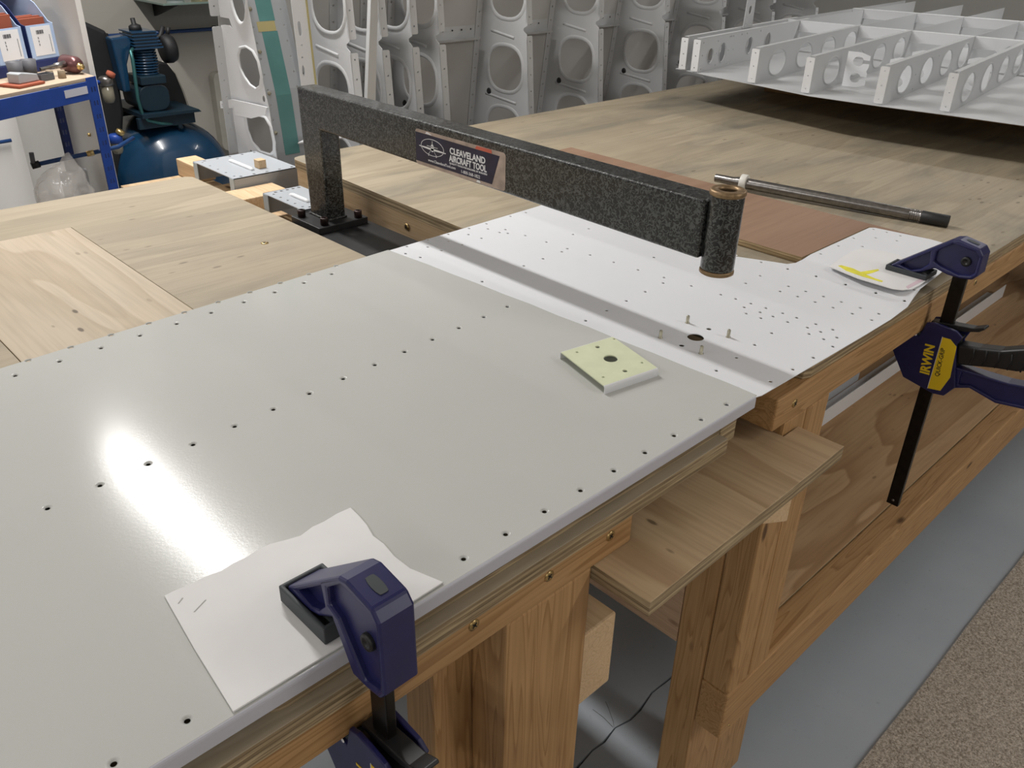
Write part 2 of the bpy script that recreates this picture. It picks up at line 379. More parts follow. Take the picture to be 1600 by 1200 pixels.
# carpet
ca = MB(); n = 60
edge = [(X0+.4+(X1-.8-X0)*k/n, .268-.0012*math.sin(k*1.7)-.004*k/n) for k in range(n+1)]
ca.prism([(X0+.4, Y0+.3), (X1-.4, Y0+.3)]+edge[::-1], FLOOR, FLOOR+.009, XY)
tag(ca.build('carpet', M['carpet'], None, 0, (0, -1, FLOOR)), 'beige flecked carpet lying on the grey floor at lower right', 'carpet')

# ------------------------------------------------------------------ workbenches
def screw(parent, p, nrm, r=.0048, name='screw'):
    m = MB(); nv = Vector(nrm)
    m.lathe([(0, .0006), (r*.35, .0006), (r*.45, .0010), (r, .0004), (r, -.001)], p, nv, 14)
    o = m.build(name, M['screw'], parent)
    a = nv.orthogonal().normalized(); b = nv.cross(a); c = MB(); p = Vector(p)+nv*.0009
    for d, e in ((a, b), (b, a)):
        q = [p+d*r*.55+e*r*.11, p-d*r*.55+e*r*.11, p-d*r*.55-e*r*.11, p+d*r*.55-e*r*.11]
        c.add(q+[x+nv*.0003 for x in q], [(0,1,2,3),(4,5,6,7),(0,1,5,4),(1,2,6,5),(2,3,7,6),(3,0,4,7)])
    c.build('screw_slot', M['ink_black'], o); return o
wl = thing('workbench', 'left workbench with pale plywood top and pine legs under the grey sheet', 'workbench', (.3, .6, FLOOR))
def corner_poly(x0, y0, x1, y1, r, which):
    """rectangle with rounded corners listed in which ('bl','br','tr','tl')"""
    out = []
    for nm, cx, cy, a in (('br', x1-r, y0+r, -90), ('tr', x1-r, y1-r, 0), ('tl', x0+r, y1-r, 90), ('bl', x0+r, y0+r, 180)):
        if nm in which: out += [(cx+r*math.cos(R(a+90*k/5)), cy+r*math.sin(R(a+90*k/5))) for k in range(6)]
        else: out.append({'br': (x1, y0), 'tr': (x1, y1), 'tl': (x0, y1), 'bl': (x0, y0)}[nm])
    return out
MB().prism(corner_poly(-.75, .372, .690, 1.60, .02, ''), -.037, -.0185, XY).build('tabletop', M['ply_top'], wl, .001)
INS = [(.196, .60), (.300, .60), (.408, .60), (.408, 1.42), (.308, 1.436), (.196, 1.436)]
up = MB().plate(corner_poly(.1545, .3835, .690, 1.60, .018, ('bl', 'tr')), [[(.1965, .70), (.408, .70), (.408, 1.433), (.1965, 1.436)]], -.0185, 0, XY)
up.build('top_board', M['ply_top'], wl, .0012)
MB().prism([(.1972, .7007), (.4073, .7007), (.4073, 1.4323), (.1972, 1.4353)], -.0184, .0003, XY).build('inset_panel', M['ply_inset'], wl, .0008)
MB().prism([(.6915, .3835), (.722, .3835), (.722, .47), (.6915, .50)], -.036, -.001, XY).build('filler_block', M['ply_board'], wl, .001)
box((-.74, .380, -.080), (.546, .47, -.0375)).build('front_rail', M['lum_x'], wl, .0025)
box((.379, .3815, FLOOR), (.491, .429, -.0805)).build('leg', M['lum_z'], wl, .0035)
box((.334, .4300, FLOOR), (.470, .475, -.0805)).build('leg', M['lum_z'], wl, .0035)
box((.471, .4302, -.364), (.607, .475, -.250)).build('stretcher', M['lum_pale'], wl, .003)
box((.47, .4755, -.362), (.515, 1.449, -.267)).build('side_stretcher', M['lum_y'], wl, .003)
box((.379, 1.45, FLOOR), (.49, 1.50, -.0375)).build('leg', M['lum_z'], wl, .0035)
box((-.70, .3815, FLOOR), (-.59, .429, -.0805)).build('leg', M['lum_z'], wl, .0035)
box((-.70, 1.45, FLOOR), (-.59, 1.50, -.0375)).build('leg', M['lum_z'], wl, .0035)
for x, z in ((.339, -.052), (.428, -.0535), (.512, -.0545)): screw(wl, (x, .3795, z), (0, -1, 0), .0055)
screw(wl, (.604, 1.167, .0002), (0, 0, 1), .006)
wr = thing('workbench', 'long right workbench with worn plywood top, lower shelf and pine legs', 'workbench', (1.8, .9, FLOOR))
rt = [(.893+.035*0, 1.60)]
MB().prism([(.880, .3825)]+[(.863+.02-.02*math.cos(R(90*k/5)), .3825+.02-.02*math.sin(R(90*k/5))) for k in range(5, -1, -1)][0:0]+[(3.6, .3825), (3.6, 1.60), (.93, 1.60), (.917, 1.595), (.910, 1.582), (.890, 1.1), (.866, .40), (.869, .387)], -.019, 0, XY).build('tabletop', M['ply_top_r'], wr, .0012)
box((.803, .380, -.063), (3.58, .470, -.0195)).build('front_rail', M['lum_x'], wr, .0025)
# side rail follows the slightly skewed left edge
MB().prism([(.872, .475), (.917, .475), (.955, 1.58), (.911, 1.58)], -.068, -.0195, XY).build('side_rail', M['lum_pale'], wr, .002)
box((.93, 1.50, -.063), (3.58, 1.59, -.0195)).build('back_rail', M['lum_x'], wr, .0025)
box((.835, .3815, -.5305), (.889, .4255, -.0635)).build('post', M['lum_z'], wr, .003)
box((.8895, .3810, -.5305), (.945, .4255, -.0635)).build('post', M['lum_z'], wr, .003)
box((.835, .4265, FLOOR), (.935, .478, -.0635)).build('leg', M['lum_z'], wr, .003)
box((.9355, .4265, FLOOR), (1.035, .478, -.0635)).build('leg', M['lum_z'], wr, .003)
box((.834, .3800, -.6245), (3.5, .4260, -.531)).build('lower_rail', M['lum_x'], wr, .0035)
box((.86, 1.45, -.6245), (3.5, 1.50, -.549)).build('lower_rail', M['lum_x'], wr, .0035)
box((.94, .4262, -.549), (3.5, 1.5, -.5305)).build('lower_shelf', M['ply_shelf'], wr, .001)
box((.835, .4785, -.495), (.850, 1.45, -.0985)).build('end_panel', M['ply_panel'], wr, .0008)
for x in (.96, 2.2, 3.45): box((x, 1.50, FLOOR), (x+.1, 1.55, -.0635)).build('leg', M['lum_z'], wr, .003)
for x in (2.75, 3.40): box((x, .4265, FLOOR), (x+.1, .478, -.0635)).build('leg', M['lum_z'], wr, .003)
screw(wr, (.846, .3795, -.040), (0, -1, 0), .0055); screw(wr, (1.40, .3795, -.035), (0, -1, 0), .005); screw(wr, (.8928, 1.184, -.041), (-1, .03, 0), .0065)
screw(wr, (.857, .3795, -.610), (0, -1, 0), .002)
# bridge board with its cleat
br = thing('bridge_board', 'plywood board bridging the gap between the two benches under the rails', 'board', (.68, .4, -.0985))
MB().prism([(.4925, .314), (.868, .319), (.868, .3795), (.834, .3795), (.834, 1.44), (.834, 1.9), (.66, 1.9), (.66, 1.30), (.4925, 1.30)], -.0985, -.0805, XY).build('board', M['ply_board'], br, .001)
MB().prism([(.766, -.098), (.83, -.098), (.83, -.190), (.766, -.160)], .3500, .3805, XZ).build('cleat', M['lum_pale'], br, .002)
tag(MB().prism([(1.169, .562), (1.392, .562), (1.392, .44), (1.408, .44), (1.408, 1.257), (1.168, 1.257)], .0004, .0115, XY).build('plywood_offcut', M['ply_red'], None, .0006, (1.28, .8, 0)), 'thin reddish plywood offcut lying on the right bench beneath the white sheet', 'board')

# ------------------------------------------------------------------ sheets on the bench
def lerp(a, b, t): return tuple(x+(y-x)*t for x, y in zip(a, b))
GH = []                                                   # dimpled rivet holes of the grey sheet, pitch 46 mm
for k in range(-7, 10): GH.append((.202+.0472*k, .981+.0024*k)); GH.append((.18+.0472*k, .954+.0030*k))
for k in range(-6, 14): GH.append((.124+.0454*k, .686+.0037*k))
for k in range(-6, 15): GH.append((.113+.0462*k-.0005, .3995-.00045*k))
JH = [(.7235, 1.003), (.726, .963), (.729, .917), (.732, .872), (.735, .827), (.738, .782), (.741, .736), (.7435, .690), (.746, .645), (.749, .598), (.751, .552), (.7535, .504), (.756, .456), (.758, .408)]
GH = [h for h in GH if not (h[0] > .735 or (h[0] > .70 and h[1] > .9))]
gs = thing('primed_sheet', 'large warm grey primed aluminium sheet with dimpled rivet holes and a bent front lip', 'sheet', (.2, .7, .004))
dm = lambda L, ro=.0044, ri=.0021, dp=.0011: [(x, y, ro, ri, dp) for x, y in L]
jedge = [(.7545, .3825), (.7545, .42), (.7515, .47), (.7505, .52), (.7475, .57), (.747, .62), (.743, .67), (.7425, .72), (.7385, .77), (.737, .82), (.733, .87), (.731, .92), (.7265, .97), (.7235, 1.0075)]
MB().plate([(-.40, .3825)]+jedge+[(.173, .981), (-.40, .955)], dm(GH), .0042, .0050, XY).build('sheet', M['grey_skin'], gs)
pr = [(.3825+.0022-.0022*math.sin(R(a)), .0022+.0022*math.cos(R(a))) for a in (0, 30, 60, 90)]
lip = [(.3828, .0050), (.3816, .0046), (.3808, .0036), (.3805, .0021), (.3805, -.0085), (.3813, -.0085), (.3813, .0034), (.3828, .0042)]
MB().prism(lip, -.40, .7505, YZ).build('front_lip', M['flange'], gs)
W = [(.764,.64),(.809,.643),(.854,.646),(.899,.649),(.944,.652),(.962,.664),(.966,.619),(.971,.573),(.974,.551),(.976,.528),(.958,.527),(.942,.514),(.96,.504),(.978,.506),(.944,.493),(.961,.485),(.98,.482),(.981,.462),(.96,.463),(.914,.459),(.868,.455),(.821,.451),(.775,.448),(.799,.392),(.845,.39),(.891,.389),(.982,.435),(.964,.437),(.948,.426),(.965,.419),(.983,.412),(.948,.406),(.965,.397),(.937,.388),(1.071,.526),(1.045,.524),(1.073,.5),(1.047,.498),(1.075,.474),(1.048,.472),(1.049,.446),(1.076,.448),(1.135,.518),(1.076,.575),(1.034,.573),
 (.739,.984),(.76,1.008),(.746,.957),(.783,.985),(.804,1.011),(.789,.959),(.825,.985),(.846,1.01),(.831,.959),(.891,1.01),(.87,.988),(.874,.961),(.929,1.009),(.913,.988),(.916,.963),(.933,.967),(.923,.951),(.988,1.012),(.937,.925),(.941,.881),(.927,.834),(.883,.832),(.84,.83),(1.023,1.01),(.752,.825),
 (1.381,.549),(1.384,.528),(1.384,.505),(1.313,.55),(1.342,.527),(1.355,.498),(1.258,.548),(1.286,.522),(1.203,.549),(1.23,.517),(1.174,.513),(1.137,.473),(1.139,.429),(1.141,.389),(1.077,.395),(1.05,.392),(1.077,.421),(1.05,.419),(1.171,.391),(1.001,.878),(1.042,.88),(.944,.838),(.95,.796),(.954,.752),(.957,.708),(1.017,.725),(1.121,.647),(1.126,.604),(1.131,.562)]
WH = []
for h in W:
    if all((h[0]-q[0])**2+(h[1]-q[1])**2 > .007**2 for q in WH+JH): WH.append(h)
ws = thing('primed_sheet', 'white primed aluminium sheet with scattered rivet holes under the dark arm', 'sheet', (.95, .7, .001))
def lift(x): t = min(1, max(0, (x-1.125)/.05)); return .0105*t*t*(3-2*t)
wo = [(.640, .3840), (.7525, .3838), (.763, .381), (.91, .378), (1.00, .3765), (1.071, .376), (1.129, .379), (1.150, .382), (1.181, .386), (1.228, .389), (1.40, .402), (1.404, .465), (1.390, .551), (1.383, .558), (1.30, .558), (1.187, .558), (1.162, .557), (1.150, .561), (1.142, .570), (1.135, .598), (1.115, .648), (1.098, 1.024), (1.055, 1.021), (.70, 1.010), (.62, 1.006)]
MB().plate(wo, dm(JH, .0030, .0021, .0005)+dm(WH, .0033, .0020, .0006)+[(.830, .516, .0106, .0104, .0001, 24), (.863, .519, .0036, .0034, .0001), (.798, .514, .0036, .0034, .0001)],
    .0014, .0022, lambda u, v, h: (u, v, h+lift(u))).build('sheet', M['white_skin'], ws)
for i, (x, y) in enumerate(((.857, .548), (.795, .544), (.797, .485), (.861, .489))):
    m = MB().lathe([(0, 0), (.0030, 0), (.0030, .0006), (.0021, .0009), (.0021, .0098), (.0015, .0105), (0, .0105)], (x, y, .0022), n=14)
    tag(m.build('metal_pin', M['pin'], None, 0, (x, y, .0022)), 'metal pin in the white sheet, '+['behind the large hole', 'left of the large hole', 'in front of the large hole', 'right of the large hole'][i], 'pin', 'pins around the large hole')
# ------------------------------------------------------------------ folded bracket
bk = thing('bracket', 'small pale green folded metal bracket with a round centre hole on the grey sheet', 'bracket', (.681, .533, .0044))
A_ = Vector((.631, .495)); U_ = (Vector((.656, .585))-A_); V_ = (Vector((.708, .482))-A_)
lu, lv = U_.length, V_.length; U_.normalize(); V_.normalize()
hs = []
for x, y, r in ((.681, .531, .0088), (.689, .561, .0030), (.673, .500, .0030), (.719, .559, .0018), (.661, .571, .0018), (.644, .510, .0018), (.702, .497, .0018)):
    d = Vector((x, y))-A_; hs.append((d.dot(U_), d.dot(V_), r, r*.97, .0002, 20))
bf = lambda u, v, h: (A_.x+U_.x*u+V_.x*v, A_.y+U_.y*u+V_.y*v, h)
MB().plate(roundrect(.0025, 0, lu-.0025, lv, .0006, 2), hs, .0133, .0146, bf).build('web', M['bracket_y'], bk)
for side in (0, 1):
    o = (lambda u: u) if side == 0 else (lambda u: lu-u)
    prof = [(.0028, .0146), (.0014, .0142), (.0004, .0131), (0, .0117), (0, .0045), (.0013, .0045), (.0013, .0115), (.0020, .0129), (.0028, .0133)]
    MB().prism(prof, 0, lv, lambda u, h, v: bf(o(u), v, h)).build('flange', M['primer'], bk)
# ------------------------------------------------------------------ dimpling arm
AX0, AX1 = .793, .8315; ACX = (AX0+AX1)/2
cf = thing('dimpling_tool', 'heavy hammered black C-frame tool with long arm, collar and maker sticker over the sheets', 'tool', (.80, 1.31, -.0805))
MB().prism([(.735, -.0803), (.741, -.0803), (.741, -.051), (.864, -.051), (.864, -.0803), (.870, -.0803), (.870, -.045), (.735, -.045)], .485, 1.352, XZ).build('base_channel', M['black_steel'], cf, .001)
MB().prism(roundrect(.757, 1.256, .861, 1.350, .002, 2), -.045, -.033, XY).build('base_plate', M['black_steel'], cf, .0008)
MB().prism([(.505, .117), (1.2835, .1262), (1.2835, -.033), (1.341, -.033), (1.3486, .1905), (.505, .1855)], AX0, AX1, YZ).build('frame_tube', M['hammer'], cf, .0038, seg=3)
wd = MB()
for a, b in (((AX0-.001, 1.284), (AX0-.001, 1.342)), ((AX0, 1.2825), (AX1, 1.2825))):
    wd.tube([(*lerp(a, b, t/8), -.032+.0006*math.sin(t*3)) for t in range(9)], .0026, 8)
wd.build('weld_bead', M['hammer'], cf)
for x, y in ((.770, 1.334), (.776, 1.269), (.846, 1.266), (.846, 1.336)):
    b = MB().lathe([(0, 0), (.0072, 0), (.0072, .0120), (.0066, .0128), (.0038, .0128)], (x, y, -.033), n=24)
    b.lathe([(.0038, .0128), (.0038, .006), (0, .006)], (x, y, -.033), n=6, smooth=False)
    b.build('cap_bolt', M['bolt'], cf)
MB().lathe([(.0180, .106), (.0190, .1065), (.0192, .108), (.0192, .1905), (.0190, .192), (.0120, .192), (.0120, .106), (.0180, .106)], (ACX, .490, 0), n=40).build('collar', M['hammer'], cf)
MB().lathe([(.0112, .1985), (.0185, .1985), (.0203, .1972), (.0203, .1935), (.0196, .1920), (.0115, .1920), (.0112, .1985)], (ACX, .490, 0), n=40).build('bushing', M['bronze'], cf)
MB().lathe([(.0112, .1005), (.0183, .1005), (.0198, .1015), (.0198, .1045), (.0192, .106), (.0115, .106), (.0112, .1005)], (ACX, .490, 0), n=40).build('bushing', M['bronze'], cf)
MB().lathe([(0, -.045), (.019, -.045), (.019, -.006), (.010, -.004), (0, -.004)], (ACX, .490, 0), n=24).build('die_holder', M['steel'], cf)
SX = AX0-.0002
sp = lambda s_, t_: (1.0195-.1955*s_, .1238+.0522*t_)
def decal(poly, name, mat, parent, h=.0003):
    return MB().prism([sp(*p) for p in poly], SX-h, SX, YZ).build(name, mat, parent)
st = MB().prism(roundrect(.824, .1238, 1.0195, .176, .005), SX-.0004, SX, YZ).build('sticker', M['sticker'], cf)
st['label'] = 'printed maker sticker with navy panel'
SX -= .0005
decal([(.003, .10), (.865, .085), (.94, .885), (.003, .915)], 'navy_panel', M['ink_navy'], st)
decal([(.685, .90), (.86, .895), (.855, .985), (.70, .985)], 'red_mark', M['sticker_red'], st)
decal([(.12, .93), (.20, .925), (.14, .985)], 'white_mark', M['ink_white'], st)
decal([(.70, .02), (.745, .02), (.735, .082), (.71, .082)], 'white_mark', M['ink_white'], st)
SX -= .0004
em = MB(); c0 = sp(.205, .585)
o1 = ellipse(c0[0], c0[1], .0265, .0122, 40); i1 = ellipse(c0[0], c0[1], .0257, .0115, 40)
em.plate(o1, [i1], SX-.0003, SX, YZ)
def eq(pts): em.prism([(c0[0]-x, c0[1]+y) for x, y in pts], SX-.0003, SX, YZ)
eq([(-.031, -.0012), (-.030, -.0024), (0, -.0042), (.030, -.0034), (.031, -.0022), (.012, -.0012), (0, -.0012), (-.012, -.0008)])
em.prism(ellipse(c0[0], c0[1]-.0005, .0034, .0058, 20), SX-.0003, SX, YZ)
eq([(-.0005, .005), (.0005, .005), (.0004, .0098), (-.0004, .0098)])
eq([(-.0125, .0016), (-.0125, .0009), (.0125, .0009), (.0125, .0016)])
for k in (-1, 1):
    eq([(k*.003, -.004), (k*.0036, -.004), (k*.0092, -.0108), (k*.0086, -.0108)][::k]); em.prism(ellipse(c0[0]-k*.0089, c0[1]-.0112, .0008, .0021, 10), SX-.0003, SX, YZ)
em.build('aircraft_emblem', M['ink_white'], st)
NX, UZ = (0, -1, 0), (0, 0, 1)
def stext(body, s0, s1, t0, cap, bold=0, name='lettering'):
    y, z = sp(s0, t0); return text_mesh(name, body, cap/.70, M['ink_white'], st, (SX, y, z), NX, UZ, (s1-s0)*.1955, .0001, bold)
stext('CLEAVELAND', .405, .795, .575, .0088, .00042); stext('AIRCRAFT TOOL', .40, .81, .365, .0088, .00042)
stext('QUALITY TOOLS FOR BUILDERS, BY BUILDERS', .40, .815, .285, .0024, .00008); stext('www.CleavelandTool.com', .15, .47, .175, .0040, .00004); stext('1-800-368-1822', .53, .74, .135, .0046, .00002)

# ------------------------------------------------------------------ bar clamps
def clamp(X, label, dzh, dzb, dy=0, zp=.0072):
    t = thing('bar_clamp', label, 'clamp', (X, .353+dy, 0), 'blue bar clamps')
    def P(poly, x0, x1, name, mat, par=t, bev=.002, dz=0, seg=2):
        return MB().prism([(y+dy, z+dz) for y, z in poly], X+x0, X+x1, YZ).build(name, mat, par, bev, seg=seg)
    prof = [(.447, .0215), (.436, .0300), (.373, .0795), (.364, .0820), (.336, .0770), (.3295, .0690), (.3285, .0400), (.334, .0325), (.349, .0300), (.366, .0300), (.386, .0345), (.393, .0300), (.404, .0225), (.416, .0185), (.444, .0175)]
    tri = [(.4335, .0260), (.397, .0555), (.3945, .0385), (.404, .0280), (.416, .0225)]
    hx = [(.3885, .0595), (.3705, .0745), (.3395, .0710), (.3335, .0650), (.3335, .0425), (.338, .0375), (.352, .0345), (.3775, .0395), (.3885, .0440)]
    if dzh:      # the head reaches lower round the bar
        prof = [(y, z-dzh if (y < .37 and z < .06) else z) for y, z in prof]; hx = [(y, z-dzh if (y < .37 and z < .06) else z) for y, z in hx]
    off = lambda L: [(y+dy, z) for y, z in L]
    MB().plate(off(prof), [off(tri), off(hx)], X-.0145, X+.0145, YZ).build('jaw', M['clamp_blue'], t, .0022)
    P(tri, -.006, .006, 'jaw_web', M['clamp_blue'], bev=0); P(hx, -.009, .009, 'jaw_web', M['clamp_blue'], bev=0)
    hz = .054-dzh*.5
    MB().lathe([(0, .003), (.0028, .003), (.0028, .0036), (.0062, .0036), (.0068, .0018), (.0068, 0)], (X-.009, .349+dy, hz), (-1, 0, 0), 18).build('rivet', M['clamp_black'], t)
    # slot with its plug on the sloping top
    a = Vector((0, .364+dy, .0820)); b = Vector((0, .336+dy, .0770)); d = (b-a).normalized(); nz = Vector((0, -d.z, d.y))
    if nz.z < 0: nz = -nz
    m = MB(); cc = (a+b)/2+Vector((X, 0, 0)); pl = []
    for k in range(16):
        an = 2*math.pi*k/16; pl.append((.0045*math.cos(an), (.0085 if True else 0)*max(-1, min(1, 1.35*math.sin(an)))))
    m.prism(pl, -.002, .0006, lambda u, v, h: cc+Vector((1, 0, 0))*u+d*v+nz*h); m.build('slot_plug', M['clamp_dark'], t)
    pad = MB().plate([(X-.019, .391+dy), (X+.019, .391+dy), (X+.019, .451+dy), (X-.019, .451+dy)], [[(X-.0155, .3945+dy), (X+.0155, .3945+dy), (X+.0155, .4475+dy), (X-.0155, .4475+dy)]], zp, .0225, XY)
    pad.box((X-.0155, .3945+dy, zp), (X+.0155, .4475+dy, .0165)); pad.build('jaw_pad', M['clamp_dark'], t, .0012)
    bar = box((X-.0042, .3435+dy, -.366), (X+.0042, .3625+dy, .040)).build('bar', M['clamp_bar'], t, .001)
    MB().lathe([(0, .0002), (.0022, .0002), (.0022, -.001)], (X-.0044, .353+dy, -.357), (-1, 0, 0), 12).build('stop_pin', M['steel'], bar)
    z = dzb
    body = [(.428, -.0685), (.428, -.0790), (.386, -.1390), (.340, -.1480), (.324, -.1455), (.3125, -.1270), (.3275, -.0640), (.3230, -.0500), (.3320, -.0440), (.3520, -.0420), (.3640, -.0415), (.3745, -.0450), (.3800, -.0685)]
    bb = [(y, q+z) for y, q in body]
    for x0, x1 in ((-.017, -.0125), (.0125, .017)): P(bb, x0, x1, 'body_shell', M['clamp_blue'], bev=.0012)
    core = [(.426, -.0715), (.425, -.0785), (.385, -.1365), (.340, -.1455), (.326, -.1435), (.315, -.1265), (.3295, -.0640), (.3270, -.0560), (.3740, -.0560), (.3800, -.0715)]
    P([(y, q+z) for y, q in core], -.0125, .0125, 'trigger_housing', M['clamp_black'], bev=.001)
    P([(.3795, q+z) if i in (0, 3) else (.4275, q+z) for i, q in enumerate((-.0632, -.0632, -.0700, -.0700))], -.014, .014, 'lower_pad', M['clamp_dark'], bev=.001)
    P([(y, q+z) for y, q in [(.428, -.0700), (.428, -.0790), (.386, -.1390), (.372, -.1415), (.372, -.1340), (.384, -.0715)]], -.0126, .0126, 'body_nose', M['clamp_blue'], bev=.001)
    grip = [(.328, -.0640), (.300, -.0600), (.272, -.0530), (.240, -.0380), (.205, -.0260), (.165, -.0215), (.150, -.0300), (.155, -.0480), (.210, -.0600), (.246, -.0760), (.274, -.0815), (.322, -.0950)]
    g = P([(y, q+z) for y, q in grip], -.0125, .0125, 'grip', M['clamp_black'], bev=.004, seg=3)
    gr = MB()
    for k in range(9):
        y = .305-.016*k; zc = -.074+.0030*k+z; gr.tube([(X-.0126, y+dy, zc+.012), (X-.0133, y-.002+dy, zc), (X-.0126, y+dy, zc-.012)], .0011, 6)
    gr.build('grip_ribs', M['clamp_black'], g)
    trig = [(.323, -.0990), (.303, -.0980), (.252, -.0960), (.205, -.0880), (.170, -.0850), (.166, -.1000), (.175, -.1130), (.220, -.1250), (.258, -.1310), (.296, -.1225), (.318, -.1320)]
    tr = [(y, q+z) for y, q in trig]
    rim = [(.312, -.1030), (.252, -.1000), (.205, -.0925), (.178, -.0900), (.178, -.1060), (.220, -.1205), (.258, -.1262), (.296, -.1180), (.311, -.1230)]
    MB().plate([(y+dy, q) for y, q in tr], [[(y+dy, q+z) for y, q in rim]], X-.0115, X+.0115, YZ).build('trigger', M['clamp_blue'], t, .0012)
    P([(y, q+z) for y, q in rim], -.007, .007, 'trigger_web', M['clamp_blue'], bev=0)
    lev = [(.372, -.0440), (.333, -.0385), (.315, -.0360), (.302, -.0300), (.300, -.0325), (.307, -.0390), (.325, -.0450), (.340, -.0480), (.372, -.0490)]
    P([(y, q+z) for y, q in lev], -.008, .008, 'release_lever', M['clamp_black'], bev=.001)
    lab = [(.3480, -.0585), (.3370, -.0580), (.3265, -.0660), (.3225, -.1140), (.3300, -.1390), (.3475, -.1420)]
    yl = P([(y, q+z) for y, q in lab], -.0174, -.0170, 'yellow_label', M['yellow'], bev=0)
    P([(.3488, -.0580+z), (.3482, -.0580+z), (.3477, -.1425+z), (.3483, -.1425+z)], -.0174, -.0170, 'label_edge', M['ink_white'], yl, 0)
    MB().lathe([(0, .0008), (.0014, .0006), (.002, 0)], (X-.017, .385+dy, -.0555+z-.012), (-1, 0, 0), 12).build('shell_stud', M['ink_white'], t)
    text_mesh('lettering', 'IRWIN', .0185, M['yellow'], t, (X-.0172, .3515+dy, -.1220+z), (0, .08, 1), (0, 1, -.08), .047, .0002, .0007)
    text_mesh('lettering', 'QUICK-GRIP', .0085, M['ink_black'], yl, (X-.0175, .3375+dy, -.1190+z), (0, .06, 1), (0, 1, -.06), .045, .0001, .00012)
    return t
clamp(1.227, 'blue bar clamp with yellow label gripping the white sheet on the right bench', 0, 0, zp=.0150)
clamp(.229, 'blue bar clamp gripping a torn white card on the left bench', .034, -.020)
# ------------------------------------------------------------------ cards and rod
tp = [(.150, .515), (.160, .5148), (.171, .5135), (.181, .5138), (.194, .5115), (.205, .5132), (.216, .5128), (.228, .5150), (.238, .5148), (.250, .5105), (.262, .5072), (.275, .5105), (.286, .5100), (.300, .5118), (.3135, .5110), (.3125, .4980), (.3100, .4820), (.3055, .4670), (.3060, .4530), (.3030, .4350), (.3035, .4150), (.3080, .4000), (.3125, .3855), (.25, .3842), (.19, .3842), (.1365, .3842), (.1425, .4500)]
cdm = MB(); nC = len(tp)
cd1 = cdm.prism(tp, .0052, .0068, XY).build('card', M['paper'], None, .0003, (.22, .45, .0046))
tag(cd1, 'torn piece of white card under the left clamp on the grey sheet', 'card')
pm = MB()
for a, b in (((.1535, .500), (.1585, .5035)), ((.158, .4840), (.170, .4900))):
    pm.prism([a, (a[0]+.0007, a[1]-.0006), (b[0]+.0007, b[1]-.0006), b], .0068, .0070, XY)
pm.build('pencil_mark', M['pencil'], cd1)
c2 = [(1.158, .511), (1.20, .517), (1.245, .520), (1.270, .516), (1.285, .490), (1.288, .465), (1.262, .430), (1.232, .402), (1.222, .394), (1.190, .393), (1.166, .394), (1.152, .402), (1.146, .412), (1.146, .460)]
card2 = thing('card_pad', 'folded white card with a yellow highlighter stroke under the right clamp', 'card', (1.21, .45, .0128))
zc = lambda x, y: lift(x)+.0008
def cfn(u, v, h): return (u, v, h+.0015)
MB().plate(c2, [], .0128, .0136, XY).build('lower_leaf', M['paper'], card2)
c3 = [(x-.002, y-.0025 if y < .42 else y) for x, y in c2]
def curl(u, v, h):
    e = max(0, (1.170-u)/.03)**2*.002
    return (u, v, h+.0016)
MB().plate(c3, [], .0122, .0131, curl).build('upper_leaf', M['paper'], card2)
hl = MB().prism([(1.175, .502), (1.176, .485), (1.171, .470), (1.202, .458), (1.198, .4545), (1.180, .4565), (1.167, .4600), (1.163, .445), (1.162, .432), (1.156, .431), (1.1555, .462), (1.159, .486), (1.169, .504)], .0131, .0133, curl)
hl.build('highlighter_stroke', M['marker'], card2)
MB().prism([(1.166, .401), (1.217, .4005), (1.219, .3935), (1.160, .3955)], .0131, .0133, curl).build('pink_mark', M['pink'], card2)
rd = thing('steel_rod', 'steel ram rod with white nylon ring and black tip lying on the right bench', 'rod', (1.48, .69, 0))
a = Vector((1.4310, .896, .0163)); b = Vector((1.5295, .484, .0106)); L_ = (b-a).length; dr = (b-a).normalized()
def rp(d): return a+dr*d
def rodpart(prof, name, mat): return MB().lathe([(r, d) for r, d in prof], a, dr, 28).build(name, mat, rd)
rodpart([(0, 0), (.0074, 0), (.0078, .0006), (.0078, .036), (.0095, .044), (.0102, .052)], 'spigot', M['steel'])
rodpart([(.0102, .0515), (.0162, .0515), (.0166, .0522), (.0166, .0628), (.0162, .0635), (.0102, .0635)], 'nylon_ring', M['nylon'])
rodpart([(.0102, .063), (.0104, .064), (.0104, L_-.066)]+[(r, L_-.066+.0036*k+o) for k in range(5) for r, o in ((.0104, 0), (.0104, .0022), (.0093, .0024), (.0093, .0034))]+[(.0104, L_-.047), (.0104, L_-.045)], 'shaft', M['steel'])
rodpart([(.0100, L_-.0455), (.0106, L_-.045), (.0106, L_-.0008), (.0100, L_), (.004, L_), (.004, L_-.01), (0, L_-.01)], 'rubber_tip', M['rubber'])

